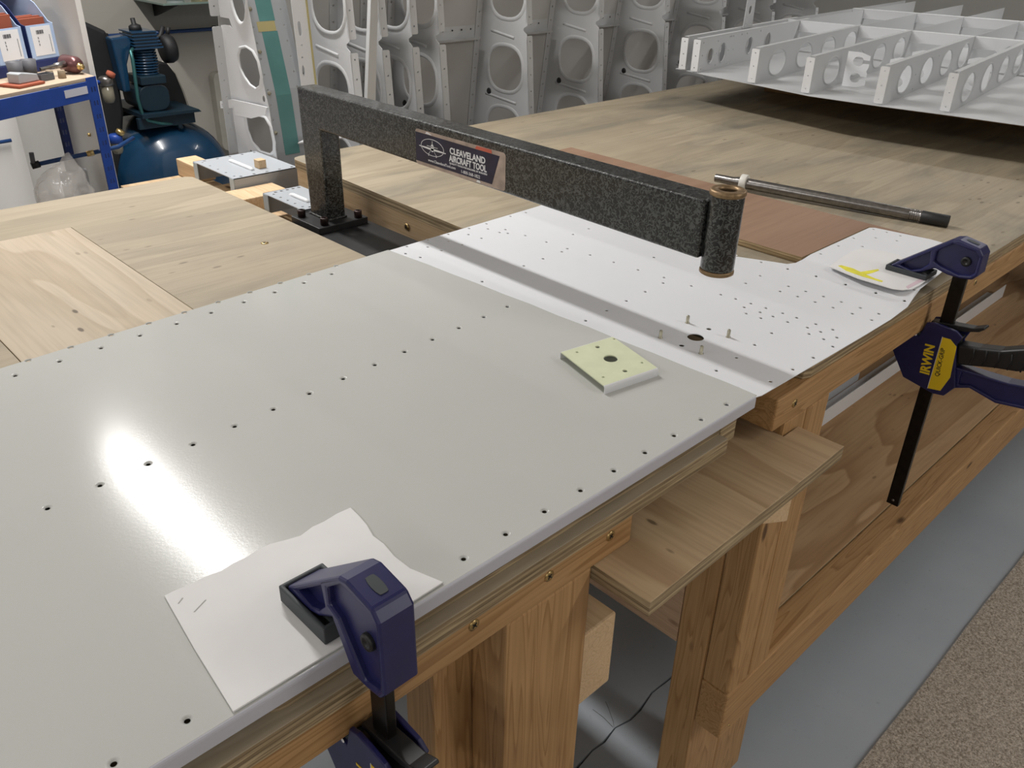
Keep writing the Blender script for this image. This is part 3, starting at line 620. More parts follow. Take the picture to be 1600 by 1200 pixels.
# ------------------------------------------------------------------ wing skeleton standing behind the benches
wg = thing('wing_skeleton', 'white wing skeleton standing upright behind the benches, ribs with large oval holes', 'aircraft wing', (1.9, 1.85, FLOOR))
ZB, ZT = -.46, .52
yf = lambda z: 1.7267+.080*z
yb = lambda z: 1.949-.125*z
RZ = [-.275, -.092, .075, .268, .455]                    # hole centres up a rib
def rib(X, name='rib', mat='primer_mid', full=True):
    fr = [(yf(ZB)+.05, ZB)]+[(yf(ZB)+.02, ZB+.02)]
    notches = [-.18, .183, .365]
    for zn in notches:
        fr += [(yf(zn-.011), zn-.011), (yf(zn)+.012, zn-.003), (yf(zn)+.013, zn+.004), (yf(zn+.012)-.002, zn+.012)]
    fr += [(yf(ZT), ZT)]
    out = fr+[(yb(ZT), ZT), (yb(ZB), ZB)]
    holes = []; lips = []
    for i, zc in enumerate(RZ):
        cy = (yf(zc)+yb(zc))/2-.012; e = ellipse(cy, zc, .067-.012*max(0, zc), .058, 28, 2.5); holes.append(e)
        lipo = ellipse(cy, zc, .078-.012*max(0, zc), .069, 28, 2.5)
        n = len(e); lips.append(MB()); lips[-1].add([(X, *p) for p in e]+[(X-.0036, *lerp(p, q, .5)) for p, q in zip(e, lipo)]+[(X-.0002, *q) for q in lipo], [(r*n+k, r*n+(k+1) % n, (r+1)*n+(k+1) % n, (r+1)*n+k) for r in (0, 1) for k in range(n)], True)
    holes.append(ellipse(yb(.005)-.058, .005, .0085, .0085, 14))
    m = MB().plate(out, holes, X, X+.0012, YZ); o = m.build(name, M[mat], wg)
    for b_ in lips: b_.build('hole_lip', M[mat], o)
    MB().lathe([(0, .002), (.0078, .002), (.0095, 0), (.0095, -.003)], (X, yb(.005)-.058, .005), (-1, 0, 0), 16).build('rubber_grommet', M['rubber'], o)
    for zc in (-.18, -.008, .165, .36):
        MB().tube([(X+.0028, lerp((yf(zc)+.05,), (yb(zc)-.045,), k/6)[0], zc-.006+.012*(k/6)) for k in range(7)], .005, 8).build('stiffening_bead', M[mat], o)
    # front flange with rivet holes, facing the room
    for z0, z1 in ((ZB+.03, -.195), (-.164, .169), (.198, .351), (.38, ZT)):
        hs = []; k = z0+.018
        while k < z1-.008: hs.append((X+.0105, k, .0024, .0023, .0001, 8)); k += .043
        f2 = MB().plate(roundrect(X, z0, X+.021, z1, .004, 3), hs, 0, .0011, lambda u, v, h: (u, yf(v)+h, v)); f2.build('flange', M[mat], o)
    hs = []; k = ZB+.03
    while k < ZT-.02: hs.append((X-.012, k, .0028, .0027, .0001, 8)); k += .038
    MB().plate([(X-.022, ZB+.01), (X+.001, ZB+.01), (X+.001, ZT), (X-.022, ZT)], hs, 0, .001, lambda u, v, h: (u, yb(v)-.0015+h, v)).build('skin_flange', M[mat], o)
    return o
RX = [1.172, 1.262, 1.352, 1.437, 1.745, 2.043, 2.362, 2.68, 3.0, 3.32]
for X in RX: rib(X, 'rib', 'primer' if X < 1.2 else 'primer_mid')  # first rib in whiter primer, standing in for the light on it
MB().add([(x, yb(z)+h, z) for x, z in ((.95, ZB), (3.5, ZB), (3.5, ZT), (.95, ZT)) for h in (.0005, .002)], [(0,2,4,6),(1,7,5,3),(0,1,3,2),(2,3,5,4),(4,5,7,6),(6,7,1,0)]).build('skin', M['skin_in'], wg)
def jch(x0, x1, zc, name='stringer'):
    p = [(yb(zc)-.0008, zc+.024), (yb(zc)-.0008, zc-.012), (yb(zc)-.026, zc-.012), (yb(zc)-.028, zc-.006), (yb(zc)-.026, zc-.010), (yb(zc)-.0025, zc-.010), (yb(zc)-.0025, zc+.024)]
    m = MB().prism(p, x0, x1, YZ); m.build(name, M['primer_mid'], wg)
for zc in (-.19, .158, .352):
    for a, b in zip(RX[3:-1], RX[4:]): jch(a+.002, b-.024, zc)
dots = MB()
for zc in (.158,):
    for a, b in zip(RX[3:-1], RX[4:]):
        k = a+.03
        while k < b-.03: dots.lathe([(0, .0004), (.0024, .0003), (.0026, 0)], (k, yb(zc+.015)-.0026, zc+.014), (0, -1, 0), 8); k += .034
o_ = dots.build('rivet_holes', M['ink_black'], wg); o_['kind'] = 'stuff'
# root rib at the left end
Xr = .945
ro = [(1.726, -.0573), (1.900, -.0540), (1.902, .2280), (1.8870, .2300), (1.861, .2310), (1.849, .2240), (1.860, .2450), (1.900, .2450), (1.900, .47), (1.835, .47), (1.8050, .38), (1.773, .2880), (1.738, .1020), (1.731, .0760), (1.7175, -.0480)]
h1 = ellipse(1.806, .325, .034, .082, 26, 2.1)
h2 = [(1.836, .160), (1.835, .173), (1.824, .187), (1.798, .192), (1.772, .186), (1.756, .169), (1.750, .141), (1.760, .120), (1.777, .112), (1.800, .117), (1.821, .131), (1.833, .146)]
h3 = [(1.838, .039), (1.825, .049), (1.752, .051), (1.735, .036), (1.728, .006), (1.733, -.015), (1.749, -.025), (1.789, -.026), (1.822, -.012), (1.836, .012)]
rr = MB().plate(ro, [h1, h2, h3, ellipse(1.748, .093, .006, .007, 12), ellipse(1.836, -.040, .005, .006, 12)], Xr, Xr+.0014, YZ).build('root_rib', M['primer'], wg)
for h in (h1, h2, h3):
    bd = MB()
    cy = sum(p[0] for p in h)/len(h); cz = sum(p[1] for p in h)/len(h); n = len(h)
    lo_ = [(cy+(p[0]-cy)*1.22, cz+(p[1]-cz)*1.14) for p in h]
    bd.add([(Xr, *p) for p in h]+[(Xr-.004, *lerp(p, q, .45)) for p, q in zip(h, lo_)]+[(Xr-.0002, *q) for q in lo_], [(r*n+k, r*n+(k+1) % n, (r+1)*n+(k+1) % n, (r+1)*n+k) for r in (0, 1) for k in range(n)], True).build('hole_lip', M['primer'], rr)
for z0, z1 in ((-.052, .226), (.247, .47)):
    hs = []; k = z0+.02
    while k < z1-.01: hs.append((Xr-.011, k, .0018, .0017, .0001, 8)); k += .036
    MB().plate(roundrect(Xr-.022, z0, Xr, z1, .004, 3), hs, 0, .0011, lambda u, v, h: (u, 1.9005+h, v)).build('flange', M['primer_mid'], rr)
MB().plate([(1.941, .060), (1.888, .072), (1.876, .0735), (1.780, .0780), (1.722, .0800), (1.738, .0610), (1.800, .0440), (1.875, .0390), (1.878, .0540), (1.942, .0440)], [[(1.934, .0555), (1.912, .0580), (1.912, .0555), (1.934, .0530)], [(1.934, .0515), (1.912, .0540), (1.912, .0515), (1.934, .0490)]], Xr-.0085, Xr-.0060, YZ).build('slotted_tag', M['primer'], wg)
MB().tube([(Xr-.006, 1.80, .06), (Xr, 1.80, .06)], .004, 8).build('tag_bolt', M['steel'], wg)
# front skin panel beside the root rib, with strips of blue-green film still on it
fy = lambda z: 1.7285+.118*(z+.057)+.14*max(0, z-.1)
FR = lambda u, v, h: (u+.05*(v*.12), fy(v)-h, v)
def skin_strip(x0, x1, z0, z1, holes, name, mat, h0, h1, par=wg):
    nz = 6; hs = holes; poly = [(x0, z0), (x1, z0)]+[(x1, z0+(z1-z0)*k/nz) for k in range(1, nz+1)]+[(x0, z0+(z1-z0)*k/nz) for k in range(nz, 0, -1)]
    return MB().plate(poly, hs, h0, h1, FR).build(name, M[mat], par)
hs = [(x, -.045+.031*k, .0022, .0021, .0001, 8) for x in (.9565, 1.0300) for k in range(16)]+[(x, -.047, .0016, .0015, .0001, 8) for x in (.966, .976, .986, .996)]
sk = skin_strip(.947, 1.047, -.062, .47, hs, 'front_skin', 'chan', 0, .0012)
skin_strip(.9735, 1.0110, -.030, .224, [], 'protective_film', 'film', .0013, .0017, sk)
skin_strip(.9735, 1.0110, .2445, .46, [], 'protective_film', 'film', .0013, .0017, sk)
skin_strip(.966, 1.009, .2245, .2440, [], 'masking_tape', 'tape', .0013, .0017, sk)
ro2 = MB()
for k in range(5): ro2.lathe([(0, .0022), (.003, .0020), (.0048, 0)], FR(.9585, .02+.083*k, .0012), (0, -1, 0), 14)
ro2.build('dome_fastener', M['pin'], sk)
# slotted upright strip beside the film
us = MB().plate([(1.036, .06), (1.072, .06), (1.083, .47), (1.047, .47)], [ellipse(1.054, .228, .0042, .015, 14, 3), ellipse(1.0485, .142, .0034, .012, 12), (1.058, .288, .003, .0029, .0001, 8), (1.053, .195, .002, .0019, .0001, 8), (1.050, .17, .002, .0019, .0001, 8)], -.004, -.0028, lambda u, v, h: (u, 1.735+.10*v+h, v))
us = us.build('slotted_strip', M['primer'], wg)
MB().prism([(1.0715, .06), (1.0755, .06), (1.0865, .47), (1.0825, .47)], -.006, .012, lambda u, v, h: (u, 1.735+.10*v+h, v)).build('strip_edge', M['tape'], us)
MB().prism([(1.124, -.15), (1.152, -.15), (1.212, .45), (1.196, .45)], 1.655, 1.667, XZ).build('brace_strut', M['primer_mid'], wg)
MB().prism([(.99, 1.700), (1.25, 1.655), (1.27, 1.700), (1.17, 1.726), (1.03, 1.726)], -.002, .001, XY).build('nose_plate', M['primer'], wg)
cr_ = thing('wing_cradle', 'pine trestle cradle carrying the wing skeleton, hidden low behind the benches', 'stand', (2, 1.85, FLOOR))
for x in (1.05, 2.1, 3.2):
    box((x-.045, 1.66, FLOOR), (x+.045, 2.05, ZB-.002)).build('upright', M['lum_z'], cr_, .003)
# ------------------------------------------------------------------ grey channel pieces and wood blocks at the back of the gap
def channel(x0, x1, y0, y1, zt, h, label):
    t = thing('metal_channel', label, 'channel', ((x0+x1)/2, (y0+y1)/2, zt-h), 'grey primed channel pieces')
    hs = [(x0+.012+.0*k, y0+.02+(y1-y0-.04)*k/4, .0028, .0027, .0001, 8) for k in range(5)]
    for y in (y0+.010, y1-.010): hs += [(x0+.022+(x1-x0-.03)*k/4, y, .0036, .0035, .0001, 10) for k in range(5)]
    MB().plate([(x0, y0), (x1, y0), (x1, y1), (x0, y1)], hs, zt-.0015, zt, XY).build('web', M['chan'], t)
    for y, o in ((y0, 1), (y1, -1)):
        MB().plate([(x0, zt-h), (x1, zt-h), (x1, zt), (x0, zt)], [], y, y+.0015*o, XZ).build('side_flange', M['chan'], t)
        MB().prism([(y, zt-h), (y+.018*o, zt-h), (y+.018*o, zt-.001), (y, zt-.001)], x0-.0008, x0+.0006, YZ).build('end_tab', M['chan_end'], t)
    xb = x0+(x1-x0)*.42
    MB().tube([(xb, y0+.035, zt-.001), (xb, y0+.045, zt+.0015), (xb, y1-.055, zt+.0015), (xb, y1-.045, zt-.001)], .0045, 8).build('pressed_bead', M['primer'], t)
    return t
channel(.786, .868, 1.356, 1.500, -.030, .042, 'grey primed metal channel close behind the arm post between the benches')
channel(.790, 1.06, 1.625, 1.806, -.0585, .020, 'wider grey primed metal channel under the wing root, beyond the left bench corner') if False else channel(.790, .940, 1.625, 1.806, -.030, .042, 'wide grey primed metal channel at the wing root beyond the left bench corner')
lb = [('wood_block', (.715, 1.545, -.0795), (.872, 1.620, -.050), 'pale pine block between the two grey metal channels'), ('wood_block', (.792, 1.812, -.0795), (.840, 1.90, -.042), 'pale pine block at the far end of the wide grey channel'), ('wood_block', (.715, 1.66, -.0795), (.90, 1.745, -.0725), 'thin pine strip under the wide grey channel')]
for nm, a, b, l in lb: tag(box(a, b).build(nm, M['lum_pale'], None, .002, ((a[0]+b[0])/2, (a[1]+b[1])/2, a[2])), l, 'block', 'pine packing blocks')
tag(box((.868, 1.660, -.0295), (.886, 1.680, -.012)).build('wood_offcut', M['lum_pale'], None, .001, (.877, 1.67, -.0295)), 'tiny square wood offcut standing on the wide grey channel', 'block')
# ------------------------------------------------------------------ wing panel lying on the right bench
wp = thing('wing_section', 'flat white wing section with a grid of holed ribs lying on the right bench', 'aircraft wing', (2.3, 1.05, .089))
E_ = (.9914, .1309); N_ = (-.1309, .9914)
WK = .86                                                # the panel's size; its skin rides 9 cm above the bench
def Wp(e, n, z): return (2.0115+WK*(E_[0]*e+N_[0]*n), 1.032+WK*(E_[1]*e+N_[1]*n), .09+WK*(z-.03))
MB().plate([(-.018, -.80), (2.5, -.80), (2.5, .50), (.135, .50), (.125, .46), (.085, .36), (.04, .19), (0, .06), (-.021, -.01), (-.026, -.21), (-.018, -.38)], [], .0292, .0304, Wp).build('skin', M['primer_mid'], wp)
def wrib(n, ef, holes, name='rib', top=.131):
    pl = MB().plate([(ef, .0310), (2.4, .0310), (2.4, top-.008), (ef+.9, top+.002), (ef, top)], holes, n-.0006, n+.0006, lambda u, v, h: Wp(u, h, v))
    o = pl.build(name, M['primer_mid'], wp)
    for h in holes:
        ln = MB()
        if len(h) > 10 and not isinstance(h, tuple):
            cx = sum(p[0] for p in h)/len(h); cz = sum(p[1] for p in h)/len(h); q = len(h)
            l2 = [(cx+(p[0]-cx)*1.16, cz+(p[1]-cz)*1.13) for p in h]
            ln.add([Wp(p[0], n-.0007, p[1]) for p in h]+[Wp(*((lambda a: (a[0], n-.0035, a[1]))(lerp(p, r, .5)))) for p, r in zip(h, l2)]+[Wp(p[0], n-.0008, p[1]) for p in l2], [(r*q+k, r*q+(k+1) % q, (r+1)*q+(k+1) % q, (r+1)*q+k) for r in (0, 1) for k in range(q)], True).build('hole_lip', M['primer_mid'], o)
    MB().prism([(n, top+.0018), (n+.014, top+.0018), (n+.014, top+.0006), (n, top+.0006)], ef, ef+.9, lambda u, v, h: Wp(h, u, v)).build('top_flange', M['primer_mid'], o)
    MB().plate(roundrect(n, .034, n+.024, top-.003, .003, 2), [(n+.012, z, .0020, .0019, .0001, 8) for z in (.045, .080, .117)], ef-.0012, ef, lambda u, v, h: Wp(h, u, v)).build('end_flange', M['primer'], o)
    return o
big = lambda e0, k, de=.215: [ellipse(e0+de*i, .079+.0008*i, .060, .036, 24) for i in range(k)]
dotl = lambda L: [(e, z, .0028, .0027, .0001, 8) for e, z in L]
wrib(.456, .118, big(.30, 3))
wrib(.406, .105, [ellipse(.18, .075, .020, .022, 18), ellipse(.265, .078, .022, .029, 18), ellipse(.47, .082, .022, .026, 18), ellipse(.62, .084, .024, .026, 18)]+dotl([(.125, .118), (.125, .08), (.125, .04), (.225, .115), (.225, .078), (.225, .042), (.31, .04), (.322, .04), (.335, .04), (.31, .122), (.322, .122), (.335, .122), (.31, .08), (.345, .08), (.40, .122), (.44, .122), (.55, .122)]))
wrib(.184, .046, big(.19, 4)); wrib(0, 0, big(.15, 4)); wrib(-.207, -.011, big(.15, 4)+dotl([(.255, .08), (.255, .04), (.47, .11), (.69, .05)])); wrib(-.372, .010, big(.15, 4)); wrib(-.58, .012, big(.15, 4)); wrib(-.78, .015, big(.15, 4))
for i, (e, z0) in enumerate(((.90, .094), (1.62, .094))):
    ns = [-.80, -.58, -.372, -.207, 0, .184, .406, .456]
    for a, b in zip(ns, ns[1:]):
        MB().plate([(a+.001, z0), (b-.001, z0), (b-.001, .1295), (a+.001, .1295)], [], e, e+.0012, lambda u, v, h: Wp(h, u, v)).build('spar_web', M['primer'], wp)
        MB().prism([(e, .1295), (e+.03, .1295), (e+.03, .1307), (e, .1307)], a+.001, b-.001, lambda u, v, h: Wp(u, h, v)).build('spar_cap', M['primer'], wp)
MB().plate([(-.365, .1290), (-.365, .094), (-.34, .074), (-.305, .074), (-.28, .094), (-.28, .129)], [ellipse(-.3225, .098, .014, .014, 18)], .897, .8985, lambda u, v, h: Wp(h, u, v)).build('gusset_plate', M['primer'], wp)
def clip(n, sgn, e, z0=.034, z1=.126):
    w_ = .066; zc1, zc2 = z0+(z1-z0)*.27, z0+(z1-z0)*.74
    def arc(zc):
        out = []
        for k in range(15): a = math.pi*(.12)+2*math.pi*(.88)*k/14; out.append((.034+.0155*math.cos(a), zc+.0135*math.sin(a)))
        return out
    poly = [(0, z0), (.040, z0), (w_, z0+.008), (w_, zc1-.0045)]+arc(zc1)[::-1]+[(w_, zc1+.0045), (w_, zc1+.014), (w_-.004, zc1+.02), (w_, zc2-.014), (w_, zc2-.0045)]+arc(zc2)[::-1]+[(w_, zc2+.0045), (w_, z1-.008), (.038, z1), (0, z1)]
    MB().plate(poly, [], e, e+.0014, lambda u, v, h: Wp(h, n+sgn*u, v)).build('wire_clip', M['primer'], wp)
clip(-.022, -1, .20, .0335, .130); clip(-.2058, 1, .215); clip(-.2058, 1, .43); clip(-.3712, 1, .40)
MB().plate([(.505, .128), (.58, .128), (.572, .34), (.515, .34)], [ellipse(.545, .185, .012, .014, 16), (.52, .14, .004, .0039, .0001, 8), (.565, .138, .004, .0039, .0001, 8)], .4525, .4545, lambda u, v, h: Wp(u, h, v)).build('hinge_bracket', M['tape'] if False else M['primer_mid'], wp)
MB().plate([(-.60, .133), (-.40, .133), (-.40, .168), (-.60, .168)], [(-.57+.03*k, .158, .0026, .0025, .0001, 8) for k in range(6)], 1.205, 1.2065, lambda u, v, h: Wp(h, u, v)).build('drilled_plate', M['primer'], wp)
MB().plate([(1.02, -.58), (1.21, -.60), (1.21, -.38), (1.10, -.33)], [ellipse(1.14, -.47, .03, .02, 14)], .1312, .1324, Wp).build('corner_gusset', M['primer_mid'], wp)
for i, e in enumerate((.55, 1.2, 2.0)):
    m = MB(); m.prism([(e, -.60), (e+.05, -.60), (e+.05, .36), (e, .36)], 0, .0885, lambda u, v, h: (*Wp(u, v, 0)[:2], .0005+h))
    tag(m.build('support_batten', M['lum_y'], None, .002, (*Wp(e, -.2, 0)[:2], .0005)), ['pine batten under the near edge of the flat wing section', 'pine batten under the middle of the flat wing section', 'pine batten under the far end of the flat wing section'][i], 'batten', 'battens under the wing section')
# ------------------------------------------------------------------ things on the lower shelf of the right bench
m = MB().prism([(.66, -.5300), (.705, -.5300), (.705, -.5285), (.6615, -.5285), (.6615, -.490), (.66, -.490)], 1.62, 2.75, YZ)
tag(m.build('aluminium_angle', M['primer'], None, 0, (2.1, .68, -.53)), 'long white primed angle strip lying on the lower shelf of the right bench', 'metal strip')
tag(MB().plate([(1.62, -.5285), (1.90, -.5285), (1.90, -.43), (1.86, -.41), (1.62, -.43)], [ellipse(1.72, -.47, .02, .02, 14), ellipse(1.80, -.47, .02, .02, 14)], .7065, .7080, XZ).build('metal_plate', M['primer_mid'], None, 0, (1.76, .707, -.53)), 'grey drilled metal plate standing behind the white strip on the lower shelf', 'metal plate')
for i, (z0, z1) in enumerate(((-.530, -.505), (-.504, -.479))):
    tag(box((2.35, .80+.02*i, z0), (3.3, .95+.02*i, z1)).build('timber_board', M['lum_x'], None, .002, (2.8, .87, z0)), ['lower brown timber board of a stack of two on the lower shelf', 'upper brown timber board of a stack of two on the lower shelf'][i], 'board', 'timber boards on the lower shelf')
# ------------------------------------------------------------------ blue shelving at the left, turned 27 degrees
PC = Vector((.82, 2.38)); c27, s27 = math.cos(R(27)), math.sin(R(27))
def at27(u, v): return (PC.x+u*c27-v*s27, PC.y+u*s27+v*c27)
def rthing(name, label, cat, u, v, z, group=None): return thing(name, label, cat, (*at27(u, v), z), group, R(27))
def rb(t, a, b): l = t.location; return MB().box(tuple(x+y for x, y in zip(a, l)), tuple(x+y for x, y in zip(b, l)))
def rsh(t, mb): mb.v = [tuple(Vector(v)+t.location) for v in mb.v]; return mb
sh = rthing('shelving_unit', 'blue metal shelving unit with slotted posts and a wooden top at far left', 'shelving', 0, 0, FLOOR)
F = -FLOOR
def angle_post(u0, v0, z1, mat, su=-1, name='post'):
    hs = []
    z = .05
    while z < z1-.02:
        hs.append([(-.024, z), (-.019, z), (-.019, z+.012), (-.024, z+.012)]); hs.append([(-.014, z), (-.009, z), (-.009, z+.012), (-.014, z+.012)]); z += .034
    m = MB().plate([(-.034, 0), (0, 0), (0, z1), (-.034, z1)], hs, -.0014, 0, lambda u, v, h: (u0+u, v0+h, v))
    o = rsh(sh, m).build(name, M[mat], sh)
    m = MB().plate([(0, 0), (.034, 0), (.034, z1), (0, z1)], [], -.0014, 0, lambda u, v, h: (u0+h, v0+u, v))
    rsh(sh, m).build('post_side', M[mat], o); return o
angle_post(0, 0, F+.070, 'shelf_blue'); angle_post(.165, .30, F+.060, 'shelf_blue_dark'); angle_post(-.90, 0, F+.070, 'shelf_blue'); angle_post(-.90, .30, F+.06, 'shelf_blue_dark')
rb(sh, (-.935, -.004, F+.018), (-.0345, -.0016, F+.062)).build('front_beam', M['shelf_blue'], sh, .0008)
rb(sh, (-.115, -.0052, F+.034), (-.040, -.0042, F+.052)).build('beam_sticker', M['flange'], sh)
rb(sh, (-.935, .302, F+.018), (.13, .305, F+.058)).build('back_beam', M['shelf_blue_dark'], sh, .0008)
rsh(sh, MB().prism([(-.93, .001), (-.001, .001), (.16, .345), (-.93, .345)], F+.0625, F+.0705, XY)).build('top_board', M['mdf'], sh, .001)
rsh(sh, MB().prism([(-.93, .001), (-.036, .001), (.12, .298), (-.93, .298)], F-.338, F-.326, XY)).build('lower_board', M['mdf'], sh, .001)
rb(sh, (-.935, -.004, F-.366), (-.0345, -.0016, F-.326)).build('front_beam', M['shelf_blue'], sh, .0008)
Zt = .0710
rt_ = rthing('shadow_riser', 'added riser under the cardboard bins, dark blue for the shadow there', 'board', -.25, .17, Zt)
rb(rt_, (-.16, -.004, 0), (.33, .19, .026)).build('riser', M['bin_blue'], rt_, .001)  # added block, coloured dark blue as the shadow beneath the bins
for i, (u, l) in enumerate(((.021, 'blue cardboard parts bin rightmost on the shelving, full of rust red sheets'), (-.082, 'blue cardboard parts bin second from the right, sheets standing taller'), (-.187, 'blue cardboard parts bin at the left edge of the picture'))):
    t = rthing('parts_bin', l, 'bin', u, .17, Zt+.0265, 'cardboard parts bins')
    hw = .0455; pr_ = [(0, 0), (.185, 0), (.185, .155), (.085, .152), (.045, .130), (.012, .088), (0, .084)]
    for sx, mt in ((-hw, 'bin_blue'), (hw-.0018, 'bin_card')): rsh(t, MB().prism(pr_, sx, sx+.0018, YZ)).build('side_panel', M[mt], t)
    rb(t, (-hw+.002, 0, 0), (hw-.002, .185, .002)).build('base', M['bin_card'], t)
    rb(t, (-hw+.002, .183, .0022), (hw-.002, .185, .155)).build('back_panel', M['bin_in'], t)
    rb(t, (-hw+.002, .09, .151), (hw-.002, .1825, .1535)).build('top_strap', M['bin_card'], t)
    fpn = rb(t, (-hw+.002, -.0016, .0022), (hw-.002, .0004, .084)).build('front_panel', M['bin_card'], t)
    lbm = rb(t, (-hw+.014, -.0024, .010), (hw-.013, -.0018, .080)).build('printed_label', M['ink_white'], fpn)
    bars = MB()
    for k in range(9): bars.box((-.016+.0026*k, -.0030, .062), (-.0148+.0026*k+.0006*(k % 3), -.0025, .071))
    for k in range(3): bars.box((-.014, -.0030, .050-.008*k), (-.012, -.0025, .055-.008*k))
    bars.box((.024, -.0030, .016), (.0252, -.0025, .058)); rsh(t, bars).build('label_print', M['grey_plastic'], fpn)
    for k in range(5): rb(t, (-hw+.004, .020+.012*k, .003), (hw-.006, .028+.012*k, (.098 if i != 1 else .112)+.003*(k % 2))).build('red_sheet', M['terracotta'], t)
dr = rthing('air_tool', 'maroon air tool with brass fitting lying on the shelving top', 'tool', 0, .06, Zt)
lc = dr.location
rsh(dr, MB().lathe([(0, -.002), (.012, -.002), (.017, .002), (.021, .010), (.021, .050), (.016, .056), (0, .056)], (.002, -.012, .021), (0.1, 1, .05))).build('body', M['leather'], dr)
rsh(dr, MB().lathe([(0, -.014), (.006, -.014), (.007, -.011), (.005, -.010), (.005, -.006), (.009, -.005), (.009, 0), (0, 0)], (.002, -.012, .019), (0.1, 1, .05), 12)).build('brass_fitting', M['gold'], dr)
rsh(dr, MB().tube([(-.018, .012, .026), (-.045, .018, .024), (-.047, .0185, .024), (-.085, .026, .021)], [.008, .007, .0045, .004])).build('chuck', M['steel'], dr)
for i, (u, v, l) in enumerate(((-.142, .105, 'grey plastic cup on the shelving top in front of the bins, left one'), (-.100, .105, 'grey plastic cup on the shelving top in front of the bins, right one'))):
    t = rthing('cup', l, 'cup', u, v, Zt, 'grey plastic cups'); m = MB().lathe([(0, 0), (.015, 0), (.0185, .045), (.0165, .045), (.0135, .004), (0, .004)], (0, 0, 0), n=20); rsh(t, m).build('shell', M['grey_plastic'], t)
for i, (u, v, l) in enumerate(((-.062, .045, 'cork stopper on the shelving top beside the air tool'), (-.075, .07, 'second cork stopper behind the first on the shelving top'))):
    t = rthing('cork_stopper', l, 'stopper', u, v, Zt, 'cork stoppers'); rsh(t, MB().lathe([(0, 0), (.0095, 0), (.0085, .018), (.0078, .019), (0, .019)], (0, 0, 0), n=16)).build('cork', M['cork'], t)
t = rthing('sanding_block', 'grey sanding block on the front left of the shelving top', 'block', -.17, .055, Zt+.0065)
rsh(t, MB().prism([(-.03, 0), (.03, 0), (.026, .016), (-.02, .024), (-.03, .022)], -.018, .018, XZ)).build('block', M['primer_grey'], t, .002)
t = rthing('sandpaper_sheet', 'rust red sandpaper folded flat under the sanding block', 'sandpaper', -.17, .05, Zt)
rsh(t, MB().prism([(-.05, -.03), (.03, -.028), (.035, .03), (-.05, .034)], .0004, .006, XY)).build('sheet', M['terracotta'], t, .001)
t = rthing('drill_bit_tray', 'small dark metal tray of bits on the shelving top between cups and corks', 'tray', -.105, .06, Zt)
rsh(t, MB().plate([(-.02, -.012), (.022, -.012), (.022, .014), (-.02, .014)], [[(-.018, -.010), (.020, -.010), (.020, .012), (-.018, .012)]], 0, .016, XY).box((-.018, -.010, 0), (.020, .012, .002))).build('tray', M['grey_plastic'], t, .0005)
t = rthing('bottle', 'pale grey plastic bottle on the lower shelf of the blue shelving', 'bottle', .052, .20, -.3255)
rsh(t, MB().prism(roundrect(-.037, -.02, .037, .02, .01, 4), 0, .118, XY)).build('body', M['bottle'], t, .006)
rsh(t, MB().lathe([(0, .118), (.015, .118), (.015, .122), (.017, .122), (.017, .148), (.015, .152), (0, .152)], (-.002, 0, 0), n=20)).build('cap', M['bottle'], t)
t = rthing('plastic_bag', 'crumpled clear plastic bag on the lower shelf of the blue shelving', 'bag', -.13, .055, -.3255)
bm = bmesh.new(); bmesh.ops.create_icosphere(bm, subdivisions=4, radius=1)
for v in bm.verts:
    from mathutils import noise as mn
    d = 1+.16*mn.noise(v.co*2.1)+.09*mn.noise(v.co*5.3)
    v.co = Vector((v.co.x*.078*d, v.co.y*.062*d, max(0, .095+v.co.z*.095*d+(.035*math.exp(-((v.co.x-.55)**2+v.co.y**2)*9) if v.co.z > 0 else 0))))
me = bpy.data.meshes.new('film'); bm.to_mesh(me); bm.free(); o_ = bpy.data.objects.new('film', me); COL.objects.link(o_); o_.parent = t; me.materials.append(M['bag'])
for p in me.polygons: p.use_smooth = True
t2 = rthing('wood_offcut', 'bright yellow pine offcut beside the clear bag on the lower shelf', 'block', -.27, .10, -.3255)
rb(t2, (-.06, -.03, 0), (.035, .03, .085)).build('offcut', M['lum_pale'], t2, .002)
# air hose with valve on the partition
hz = thing('air_hose', 'dark blue air hose with brass valve running across the white wall behind the shelving', 'hose', (.70, 2.44, -.135))
MB().tube([(.26, 3.236, -.27), (.45, 3.236, -.26), (.62, 3.236, -.252), (.80, 3.23, -.244)], .006, 10).build('hose', M['hose'], hz)
MB().tube([(.655, 2.475, -.150), (.72, 2.468, -.144), (.80, 2.452, -.136), (.862, 2.440, -.128), (.93, 2.50, -.124)], .0058, 10).build('hose', M['hose'], hz)
MB().tube([(.645, 2.476, -.152), (.665, 2.474, -.149)], .009, 10).build('coupling', M['black'], hz)
MB().tube([(.650, 2.475, -.150), (.652, 2.475, -.118)], .006, 10).build('coupling', M['grey_plastic'], hz)
for z in (-.112, -.160): MB().lathe([(0, 0), (.005, 0), (.005, .006), (0, .006)], (.8355, 2.56, z), (-1, 0, 0), 12).build('wall_plug', M['gold'], hz)
MB().tube([(.782, 2.456, -.138), (.800, 2.452, -.136)], .0075, 10).build('brass_joint', M['gold'], hz)
